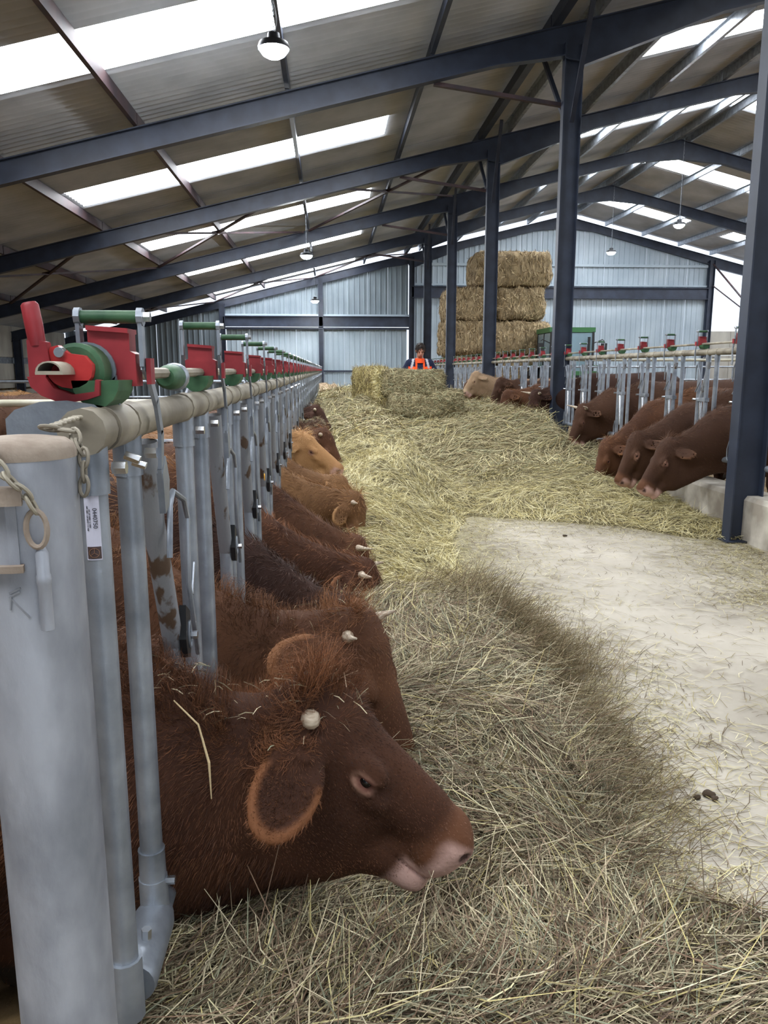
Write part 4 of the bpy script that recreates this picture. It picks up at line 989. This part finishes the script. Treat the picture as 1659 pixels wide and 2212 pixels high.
def hay_strands(name,n,x0,x1,y0,y1,wd,l0,l1,parent,dens=None,lift=.36,off=.0,minh=.01):
    X=x0+(x1-x0)*rng.random(n*2); Y=y0+(y1-y0)*rng.random(n*2)
    if dens is not None: k=rng.random(n*2)<dens(X,Y); X,Y=X[k],Y[k]
    h=hay_h(X,Y); k=h>minh; X,Y,h=X[k][:n],Y[k][:n],h[k][:n]; n=len(X)
    e=.03; gx=(hay_h(X+e,Y)-h)/e; gy=(hay_h(X,Y+e)-h)/e; gx=np.clip(gx,-2.5,2.5);gy=np.clip(gy,-2.5,2.5)
    N=nrm(np.stack([-gx,-gy,np.ones(n)],1)); P=np.stack([X,Y,h],1)
    ang=vnoise(P*[1,1,0],1.6,331)*PI*1.1+vnoise(P*[1,1,0],4.2,332)*1.2+rng.normal(0,.55,n)
    D=np.stack([np.cos(ang),np.sin(ang),np.zeros(n)],1); D=nrm(D-N*(D*N).sum(1,keepdims=True))
    S=np.cross(N,D); ln=(l0+(l1-l0)*rng.random(n)**1.6)[:,None]
    c=rng.normal(0,.22,n)[:,None]; li=(rng.normal(.04,lift,n))[:,None]
    P=P+N*(off+.018*rng.random((n,1))*(1+5*wd*100/2*.3))
    a=P-D*ln*.5+N*ln*(-.10*np.abs(li)); b=P+S*ln*c*.5+N*ln*.06; d=P+D*ln*.5+N*ln*li*.5
    side=nrm(np.cross(D,N+rng.normal(0,.5,(n,3))))
    col=hay_cols(P)
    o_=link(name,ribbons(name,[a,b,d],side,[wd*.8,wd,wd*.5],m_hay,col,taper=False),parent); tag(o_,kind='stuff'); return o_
hay=tag(link('hay_heap',hay_mesh()),'loose hay heaped along the feed passage between the barriers','hay',None,'stuff')
nearf=lambda X,Y: np.clip(1.2-.22*(Y-1.0),.35,1)
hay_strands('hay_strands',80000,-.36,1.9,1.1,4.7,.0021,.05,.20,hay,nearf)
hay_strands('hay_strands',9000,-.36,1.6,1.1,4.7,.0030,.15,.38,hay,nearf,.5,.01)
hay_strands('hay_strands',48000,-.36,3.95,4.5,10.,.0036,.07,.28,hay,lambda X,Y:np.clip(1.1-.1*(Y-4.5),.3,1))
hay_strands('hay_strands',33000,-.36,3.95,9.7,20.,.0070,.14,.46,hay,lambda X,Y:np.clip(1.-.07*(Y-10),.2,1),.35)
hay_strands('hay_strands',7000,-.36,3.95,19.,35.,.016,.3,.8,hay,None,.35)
# dark tousled clump standing at the front corner of the windrow, and fringe lying out over the concrete
def clump(n,cx,cy,rx,ry,hh,ang,wd,pal,parent,ln=(.15,.4)):
    X=cx+rng.normal(0,rx,n);Y=cy+rng.normal(0,ry,n);h=np.maximum(hay_h(X,Y),0)
    P=np.stack([X,Y,h],1); a=ang+rng.normal(0,.7,n); D=np.stack([np.cos(a)*.8,np.sin(a)*.8,.25+rng.random(n)*hh],1);D=nrm(D)
    L=(ln[0]+(ln[1]-ln[0])*rng.random(n))[:,None]; b=P+D*L*.5; d=b+nrm(D+rng.normal(0,.35,(n,3))-np.array([0,0,.3]))*L*.5
    side=nrm(np.cross(D,rng.normal(0,1,(n,3)))); col=pal[rng.integers(0,len(pal),n)]*(.7+.5*rng.random((n,1)))
    tag(link('hay_tuft',ribbons('hay_tuft',[P-[0,0,.02],b,d],side,[wd,wd,wd*.6],m_hay,col,False),parent),kind='stuff')
dk=np.array([lin(c) for c in((128,114,86),(100,88,66),(152,140,108),(140,120,92))])
clump(2800,1.06,3.95,.20,.24,1.1,.6,.0022,dk,hay,(.10,.28)); clump(1300,1.14,3.0,.09,.35,.6,.0,.0022,dk,hay,(.08,.22)); clump(1200,.95,4.35,.2,.15,.8,1.2,.0022,dk,hay,(.10,.26))
clump(900,.95,2.3,.05,.4,.3,-.2,.0022,HP['near'],hay,(.08,.24))
def straw_on_floor():
    n=70000; r=rng.random(n)
    Y=np.where(r<.35,1.3+rng.random(n)*4,np.where(r<.8,5+rng.random(n)*3.6,2+rng.random(n)*5)); X=1.0+rng.random(n)**1.2*2.9
    P=np.stack([X,Y,np.zeros(n)],1); h=hay_h(X,Y)
    edge=np.interp(Y,_ey,_ex); b=np.interp(X,_bx,_by)
    pr=np.exp(-np.clip(X-edge,0,9)/.35)*.9+np.exp(-np.clip(b-Y,0,9)/.40)*.9+.22*(vnoise(P,1.1,341)>.38)+.012+.8*np.exp(-((X-3.35)/.5)**2-((Y-5.1)/1.0)**2)+.5*np.exp(-((X-3.6)/.4)**2-((Y-6.4)/.6)**2)
    k=(h<.01)&(rng.random(n)<pr); X,Y=X[k],Y[k]; n=len(X)
    a=rng.random(n)*2*PI+0; ln=(.03+.16*rng.random(n)**1.7)[:,None]; D=np.stack([np.cos(a),np.sin(a),np.zeros(n)],1); S=np.stack([-D[:,1],D[:,0],D[:,2]],1)
    P=np.stack([X,Y,.003+.006*rng.random(n)],1); c=rng.normal(0,.18,n)[:,None]
    col=np.where(rng.random((n,1))<.25,lin((96,80,58)),HP['yel'][rng.integers(0,6,n)]*(.6+.4*rng.random((n,1))))
    o_=link('scattered_straw',ribbons('scattered_straw',[P-D*ln*.5,P+S*ln*c*.5+[0,0,.004],P+D*ln*.5],S,[.0024,.0032,.0018],m_hay,col,False)); tag(o_,'thin loose straw scattered on the concrete beside the hay','straw',None,'stuff')
straw_on_floor()
# crumbs of dung and earth on the concrete
for k,(x,y,r) in enumerate(((1.42,2.62,.035),(3.05,4.6,.045),(3.4,4.55,.03),(2.3,7.3,.02))):
    f=Field(axis([(-.08,.08,.006)]),axis([(-.06,.06,.006)]),axis([(-.03,.04,.005)]))
    for q in range(6): f.ell((random.uniform(-r,r),random.uniform(-r*.7,r*.7),.004),(r*.45,r*.35,.010),k=.01)
    V,Q=f.mesh(); V=V+vvec(V,60,k)*.003
    o_=link('dirt_clod',mesh_np('dirt_clod',V,[Q],M_flat('dark_dirt',srgb(66,52,38),.95)),None,(x,y,.006))
    tag(o_,('small brown dirt clod on the concrete right of the nearest hay edge','dark crumbled clod on the concrete towards the right edge','smaller dark clod beside the crumbled one near the right edge','tiny dark crumb on the far bare concrete')[k],'dirt')
# ================================================================== BALES
def bale(name,label,cx,cy,z0,lx,ly,lz,mat,pal,group,n=5000,wd=.008,rz=0,seed=0,rough=.03,vert=False,cat='bale'):
    nx,ny,nz=max(6,int(lx/.12)),max(5,int(ly/.14)),max(5,int(lz/.1))
    g={};V=[];Q=[]
    def vid(i,j,k):
        if (i,j,k) not in g:
            g[(i,j,k)]=len(V);V.append((i/nx*2-1,j/ny*2-1,k/nz*2-1))
        return g[(i,j,k)]
    for i in range(nx):
        for j in range(ny): Q+=[(vid(i,j,0),vid(i,j+1,0),vid(i+1,j+1,0),vid(i+1,j,0)),(vid(i,j,nz),vid(i+1,j,nz),vid(i+1,j+1,nz),vid(i,j+1,nz))]
    for i in range(nx):
        for k in range(nz): Q+=[(vid(i,0,k),vid(i+1,0,k),vid(i+1,0,k+1),vid(i,0,k+1)),(vid(i,ny,k),vid(i,ny,k+1),vid(i+1,ny,k+1),vid(i+1,ny,k))]
    for j in range(ny):
        for k in range(nz): Q+=[(vid(0,j,k),vid(0,j,k+1),vid(0,j+1,k+1),vid(0,j+1,k)),(vid(nx,j,k),vid(nx,j+1,k),vid(nx,j+1,k+1),vid(nx,j,k+1))]
    U=np.array(V); p=5.; nn=(np.abs(U)**p).sum(1)**(1/p); W_=U/nn[:,None]*(1+.0*nn[:,None]); W_=U*.35+W_*.65*np.array([1,1,1])
    P=W_*np.array([lx,ly,lz])/2; P=P+vvec(P+seed*3.1,3.2,seed)*rough*1.3+vvec(P+seed,9.,seed+5)*rough*.6
    # twine grooves
    P[:,2]*=1-.03*np.exp(-((np.abs((P[:,0]/lx*4)%1-.5))/.12)**2)
    P[:,2]+=lz/2
    Q=np.array(Q)
    o_=link(name,mesh_np(name,P,[Q],mat),None,(cx,cy,z0)); o_.rotation_euler=(0,0,rz); tag(o_,label,cat,group)
    tri=P[Q]; cen=tri.mean(1); fn=np.cross(tri[:,2]-tri[:,0],tri[:,3]-tri[:,1]); ar=np.linalg.norm(fn,axis=1)*.5; fn=nrm(fn)
    qi=rng.choice(len(Q),n,p=ar/ar.sum()); uu=rng.random((n,2,1)); T=tri[qi]
    R=(T[:,0]*(1-uu[:,0])+T[:,1]*uu[:,0])*(1-uu[:,1])+(T[:,3]*(1-uu[:,0])+T[:,2]*uu[:,0])*uu[:,1]; N=fn[qi]
    D=rng.normal(0,1,(n,3)); D[:,2]*=(2.4 if vert else .5); D=nrm(D-N*(D*N).sum(1,keepdims=True)*.85); L=(.06+.16*rng.random(n))[:,None]*min(1,lz/.6)
    side=nrm(np.cross(D,N+rng.normal(0,.3,(n,3)))); R=R+N*.004
    col=pal[rng.integers(0,len(pal),n)]*(.65+.6*rng.random((n,1)))
    h_=link('straw_stalks',ribbons('straw_stalks',[R-D*L*.4,R+N*.012,R+D*L*.6+N*L*.12],side,[wd,wd,wd*.5],m_hay,col,False),o_); tag(h_,kind='stuff')
    return o_
spal=np.array([lin(c) for c in((176,154,118),(148,126,92),(196,176,140),(120,100,72),(164,142,108))])
hpal=np.array([lin(c) for c in((178,164,110),(150,136,88),(198,184,132),(126,110,70))])
def torn_end(o_,lx,ly,lz,n=2600):
    R=np.stack([-lx/2+rng.normal(0,.02,n)+.10*rng.random(n)**3,(rng.random(n)-.5)*ly*1.02,rng.random(n)*lz*1.05],1); D=nrm(rng.normal(0,1,(n,3))+np.array([-.6,-.3,0])); L=(.04+.10*rng.random(n))[:,None]
    tag(link('torn_straw',ribbons('torn_straw',[R,R+D*L*.5,R+D*L+[0,0,-.01]],nrm(np.cross(D,rng.normal(0,1,(n,3)))),[.007,.007,.004],m_hay,HP['yel'][rng.integers(0,6,n)]),o_),kind='stuff')
gs='big square straw bales stacked behind the right barrier'
SY=29.0
k=0
def st(label,x0,x1,zc0,zc1,dy=0,sd=0): bale('straw_bale',label,(x0+x1)/2,SY+dy,CAMH+zc0,(x1-x0),2.1,(zc1-zc0),m_bale,spal,gs,3200,.024,0,sd,.05,True)
st('big straw bale on top of the stack, set over to the right',5.18,8.02,2.92,4.16,0,1)
st('left straw bale of the second layer from the top, left end of the stack',4.18,6.0,1.72,2.90,.1,2)
st('right straw bale of the second layer from the top',6.02,7.82,1.74,2.92,0,3)
st('left straw bale of the third layer, with a ragged face',4.12,5.6,.50,1.74,0,4)
st('right straw bale of the third layer, jutting out to the right',5.62,8.05,.52,1.72,-.1,5)
st('bottom left straw bale behind the barrier rails',4.2,6.1,-.62,.50,0,6)
st('bottom right straw bale behind the barrier rails',6.12,8.0,-.62,.50,0,7)
gh='hay bales set down on the hay in the passage'
fb=bale('hay_bale','hay bale in front of the person, with a bright yellow torn left end',1.40,13.22,1.16,1.12,.52,.45,m_haybale,HP['mnd'],gh,7000,.007,0,11,.02)
torn_end(fb,1.12,.52,.45)
bale('hay_bale','hay bale standing left behind the front one, its side compact and grey-green',.80,15.0,.92,.66,.9,.74,m_haybale,hpal,gh,4500,.008,0,12,.02,True)
bale('hay_bale','loose split slab of hay beneath the front bale',1.52,12.86,.86,1.10,.50,.34,m_haybale,HP['mnd'],gh,5000,.007,.08,13,.035)
bale('hay_bale','slumped hay slab lying to the right below the front bale',1.98,13.05,.80,.55,.5,.48,m_haybale,HP['mnd'],gh,2600,.007,-.3,14,.04)

def bits(t,cb,n,seed):
    R=cb['roots'][0]; i=rng.integers(0,len(R),n); R=R[i]+np.array([0,0,.022])+rng.normal(0,.006,(n,3)); D=rng.normal(0,1,(n,3)); D[:,2]*=.35; D=nrm(D); L=(.02+.06*rng.random(n)**2)[:,None]
    tag(link('straw_bits',ribbons('straw_bits',[R-D*L*.5,R+[0,0,.004],R+D*L*.5],nrm(np.cross(D,rng.normal(0,1,(n,3)))),[.0018,.0026,.0016],m_hay,HP['near'][rng.integers(0,7,n)]*1.15,False),t),kind='stuff')
bits(COW1,CB1,110,1); bits(COW2,CB2,30,2); bits(COW10,CB10,500,3)
# one long stem hanging over the neck of the nearest cow
q=np.array([[.03,-.10,.905],[.09,-.15,.87],[.115,-.185,.80],[.118,-.192,.72]]);
G().tube([tuple(v) for v in q],[.0016,.0022,.0030,.0012],6).build('straw_stem',M_flat('straw_stem',srgb(206,184,142),.7),COW1)
# ================================================================== PERSON
def person():
    px,py,pz=1.62,13.98,.34
    ax=axis([(-.46,.46,.0105)]);ay=axis([(-.42,.32,.0105)]);az=axis([(-.02,1.10,.016),(1.10,1.44,.010),(1.44,1.78,.007)])
    t=math.radians(24);fy=np.array([0,-math.cos(t),-math.sin(t)]);fz=np.array([0,-math.sin(t),math.cos(t)]);fx=np.array([1.,0,0]);FR_=np.array([fx,fy,fz])
    hc=np.array([0,-.085,1.615]); HH=lambda x,f,z: hc+x*fx+f*fy+z*fz
    def limbs(f,e=0.,arms=True,legs=True,torso=True,hands=False):
        for s_ in(-1,1):
            if legs:
                f.cap((s_*.09,.12,.92),(s_*.115,.05,.50),.092+e,.062+e,k=.03);f.cap((s_*.115,.05,.50),(s_*.115,.12,.10),.060+e,.040+e*1.4,k=.03)
            if arms:
                f.cap((s_*.185,.03,1.385),(s_*.315,.03,1.18),.052+e,.042+e,k=.03);f.cap((s_*.315,.03,1.18),(s_*.20,-.20,1.17),.040+e,.030+e,k=.02)
            if hands:
                w=np.array([s_*.20,-.20,1.17]); f.cap(w,(s_*.175,-.25,1.165),.030,.028,k=.02); f.ell((s_*.165,-.275,1.165),(.038,.045,.018),k=.01)
                for q,(dx,l) in enumerate(((-.027,.070),(-.009,.080),(.009,.076),(.027,.060))):
                    b=np.array([s_*.165+dx,-.31,1.168]); m_=b+[0,-l*.55,.004]; f.cap(b+[0,.02,0],m_,.0095,.0088,k=.004); f.cap(m_,m_+[0,-l*.3,-l*.35],.0088,.0075,k=.003)
                b=np.array([s_*.135,-.265,1.165]); f.cap(b,b+[-s_*.03,-.03,.0],.012,.010,k=.006); f.cap(b+[-s_*.03,-.03,.0],b+[-s_*.038,-.062,-.008],.010,.008,k=.003)
        if torso:
            f.cap((0,.12,.95),(0,.06,1.22),.135+e,.140+e,k=.05); f.ell((0,.045,1.25),(.185+e,.125+e,.19+e),k=.05); f.cap((-.15,.035,1.39),(.15,.035,1.39),.065+e,.065+e,k=.05)
    f=Field(ax,ay,az); limbs(f,hands=True)
    for s_ in(-1,1): f.cap((s_*.115,.13,.07),(s_*.125,-.07,.035),.045,.040,k=.02)
    f.cap((0,.02,1.42),HH(0,-.03,-.06),.058,.052,k=.03)
    f.ell(HH(0,-.012,.02),(.076,.094,.098),FR_,.02); f.ell(HH(0,.03,-.055),(.055,.058,.060),FR_,.03)
    f.cap(HH(0,.088,.012),HH(0,.108,-.022),.009,.014,k=.01)
    for s_ in(-1,1):
        f.ell(HH(s_*.030,.088,.012),(.018,.012,.010),FR_,.008,True); f.ell(HH(s_*.030,.078,.012),(.012,.011,.011),FR_,.004); f.ell(HH(s_*.078,-.01,-.005),(.010,.018,.030),FR_,.006)
        f.cap(HH(s_*.018,.089,.028),HH(s_*.045,.080,.028),.007,.006,k=.006)
    f.cap(HH(-.020,.088,-.058),HH(.020,.088,-.058),.007,.007,k=.004); f.cap(HH(-.018,.096,-.0535),HH(.018,.096,-.0535),.002,.002,k=.002,sub=True)
    V,Q=f.mesh(); rel=V-hc; z=rel@fz; fr=rel@fy
    col=np.tile(lin((188,134,112)),(len(V),1)); col[V[:,2]<.14]=lin((38,34,32)); lip=(np.abs(z+.058)<.010)&(np.abs(V[:,0])<.024)&(fr>.07); col[lip]=lin((160,92,84))
    p=link('person',mesh_np('person',V,[Q],M_attr('skin',.55,.3),col),None,(px,py,pz)); tag(p,'person in an orange and navy work jacket bending over the hay bales','person')
    f=Field(ax,ay,az); limbs(f,.020,legs=False)
    f.cap((0,.12,.86),(0,.12,.95),.165,.165,k=.03)
    f.ell((0,-.17,1.17),(.5,.02,.001),k=0)
    V,Q=f.mesh(); x,y,z=np.abs(V[:,0]),V[:,1],V[:,2]
    keep=V[Q][:,:,1].min(1)>-.185; Q=Q[keep]
    org,nav,gry=lin((255,88,30)),lin((28,34,58)),lin((190,192,198))
    col=np.tile(org,(len(V),1)); col[(x<.055)&(y<.05)&(z<1.42)]=nav; col[(z>1.335)&(x>.085)]=nav; col[(x>.21)&(z>1.235)&(y>-.05)]=nav; col[(z<1.02)]=nav
    st_=(np.abs(x-.135-(1.40-z)*.25)<.020)&(z>1.31)&(y<.06); col[st_]=gry
    link('jacket',mesh_np('jacket',V,[Q],M_attr('jacket_cloth',.8,.2),col),p)
    g=G(); V=[];n=20
    for k in range(n):
        a=2*PI*k/n+PI/n
        for r,zz in((.078,1.40),(.082,1.475 if math.sin(a)<.4 else 1.49),(.074,1.478),(.070,1.41)): V.append((r*1.02*math.cos(a),.0-.02+r*math.sin(a),zz))
    Fs=[]
    for k in range(n):
        l=(k+1)%n
        for q in range(4): Fs.append((k*4+q,l*4+q,l*4+(q+1)%4,k*4+(q+1)%4))
    g.add(V,Fs); g.build('collar',M_flat('orange_cloth',srgb(255,88,30),.8),p,True)
    f=Field(ax,ay,axis([(.04,1.06,.012)])); limbs(f,.012,arms=False,torso=False); f.cap((0,.12,.90),(0,.12,.99),.145,.145,k=.03)
    V,Q=f.mesh(); link('trousers',mesh_np('trousers',V,[Q],M_attr('trouser_cloth',.85,.2),np.tile(lin((30,34,52)),(len(V),1))),p)
    f=Field(ax,ay,az); f.ell(HH(0,-.022,.034),(.083,.098,.098),FR_,.02); f.ell(HH(0,.085,-.035),(.070,.075,.088),FR_,.01,True); f.ell(HH(0,.0,-.14),(.2,.2,.13),FR_,.01,True)
    V,Q=f.mesh(); Nn,ar=vert_normals(V,Q); V=V.astype(float)
    hm=link('hair',mesh_np('hair',V,[Q],M_attr('person_hair',.5,.3),np.tile(lin((44,36,32)),(len(V),1))),p)
    i=rng.integers(0,len(V),1500); R=V[i];N=Nn[i];D=nrm(N*.4+fy*.5-fz*.3+rng.normal(0,.25,(1500,3))); L=.03
    tag(link('hair_locks',ribbons('hair_locks',[R,R+D*L*.6,R+D*L-[0,0,.008]],nrm(np.cross(D,N)),[.003,.003],m_hair,np.tile(lin((50,40,34)),(1500,1))),hm),kind='stuff')
    for s_ in(-1,1):
        g=G();c=HH(s_*.030,.086,.012); g.lathe([(.0095*math.sin(q),.0095*math.cos(q)) for q in np.linspace(.05,PI-.05,7)],tuple(c),10); g.build('eye',m_eye,p,True)
person()
# ================================================================== GATES IN THE PENS
m_pale=M_noise('dusty_white_tube',srgb(176,172,150),srgb(206,202,184),5,.6,.1)
def gate(label,x0,x1,y,ztop,nb,arch=None,top=m_pale):
    t=empty('pen_gate',(x0,y,0),label,'gate','tube gates dividing the pens'); w=x1-x0
    G().tube([(0,0,ztop),(w,0,ztop)],.026,10).build('top_tube',top,t,True)
    for k in range(1,nb): G().tube([(0,0,ztop-k*(ztop-.35)/(nb-1)),(w,0,ztop-k*(ztop-.35)/(nb-1))],.017,8).build('rail',m_galv,t,True)
    for x in np.linspace(.03,w-.03,max(2,int(w/1.3)+1)): G().tube([(x,.03,.02),(x,.03,ztop-.02)],.021,8).build('upright',m_galv,t,True)
    if arch is not None:
        a0,a1,za=arch; r=.14
        pts=[(a0-x0,-.04,.0)]+[(a0-x0,-.04,za-r)]+[(a0-x0+r-r*math.cos(q),-.04,za-r+r*math.sin(q)) for q in np.linspace(.2,PI/2,5)]+[(a1-x0-r+r*math.sin(q),-.04,za-r+r*math.cos(q)) for q in np.linspace(0,PI/2-.2,5)]+[(a1-x0,-.04,za-r),(a1-x0,-.04,0)]
        G().tube(pts,.024,10).build('arch_tube',m_galv,t,True)
gate('tube gate with a rounded arch across the left pen, beyond the first posts',-4.6,-.62,5.37,1.40,5,(-4.0,-2.28,1.63))
gate('second tube gate across the left pen, farther along',-9.,-.62,13.85,1.42,5,None,m_galv)
gate('pale-topped tube gate across the right pen, seen above the cows',4.35,11.5,14.1,1.80,5)
gate('farther tube gate across the right pen, before the straw stack',4.35,12.5,20.9,1.70,5,None,m_galv)
# ================================================================== TRACTOR
def tractor():
    t=empty('tractor',(8.15,26.3,0),'green tractor with a glazed cab, mostly hidden behind a pillar and the straw stack','tractor')
    mg=M_flat('tractor_green',srgb(52,104,60),.4); mk=m_black
    mgl,nt_,b=newmat('cab_glass'); b.inputs['Base Color'].default_value=srgb(190,220,235); b.inputs['Roughness'].default_value=.08; b.inputs['Transmission Weight'].default_value=.6
    G().prism([(-.45,.95),(.45,.95),(.45,1.45),(.36,1.58),(-.36,1.58),(-.45,1.45)],-1.9,-.35,'xz').build('hood',mg,t)
    G().box((-.33,-1.93,1.0),(.33,-1.9,1.45)).build('grille',mk,t)
    for x in(-.2,.2): G().lathe([(.07,-.01),(.07,.0)],(x,-1.95,1.35),14,'y').build('headlight',m_bolt,t,True)
    G().box((-.55,-1.6,.55),(.55,1.1,.95)).build('chassis',mk,t)
    G().box((-.78,-.35,2.86),(.78,1.35,3.02)).build('cab_roof',mg,t)
    for x in(-.74,.74):
        for y in(-.32,.5,1.3): G().bar((x,y,1.0),(x*.96,y,2.88),.07,.07).build('cab_pillar',mk,t)
        G().box((x*.985-.006,-.28,1.35),(x*.985+.006,1.26,2.84)).build('side_window',mgl,t)
    G().box((-.7,-.33,1.55),(.7,-.318,2.84)).build('windscreen',mgl,t)
    G().box((-.7,1.3,1.6),(.7,1.312,2.84)).build('rear_window',mgl,t)
    for x,y,r,w in((-.85,1.0,.85,.45),(.85,1.0,.85,.45),(-.8,-1.35,.55,.34),(.8,-1.35,.55,.34)):
        g=G(); g.lathe([(r*.55,-w/2),(r*.92,-w/2),(r,-w*.38),(r,w*.38),(r*.92,w/2),(r*.55,w/2)],(x,y,r),28,'x'); wh=g.build('wheel',mk,t,True)
        G().lathe([(r*.15,-w*.3),(r*.54,-w*.2),(r*.54,w*.2),(r*.15,w*.3)],(x,y,r),20,'x').build('rim',M_flat('rim_yellow',srgb(206,170,50),.5),wh,True)
    for x in(-.85,.85): G().box((x-.26,.1,1.72),(x+.26,1.6,1.78)).build('mudguard',mg,t)
    for x in(-1.08,1.08):
        ar=G().tube([(x*.68,-.3,2.5),(x*.95,-.36,2.62),(x,-.36,2.58)],.016,8).build('mirror_arm',mk,t,True)
        G().box((x-.10,-.40,2.12),(x+.10,-.34,2.5)).build('mirror',mk,ar)
    G().lathe([(.06,0),(.06,.12),(.03,.17)],(-.6,-.2,3.02),14).build('beacon',M_flat('amber',srgb(236,140,50),.3),t,True)
    G().tube([(.52,-.5,1.3),(.52,-.5,2.7)],.05,10).build('exhaust',mk,t,True)
tractor()
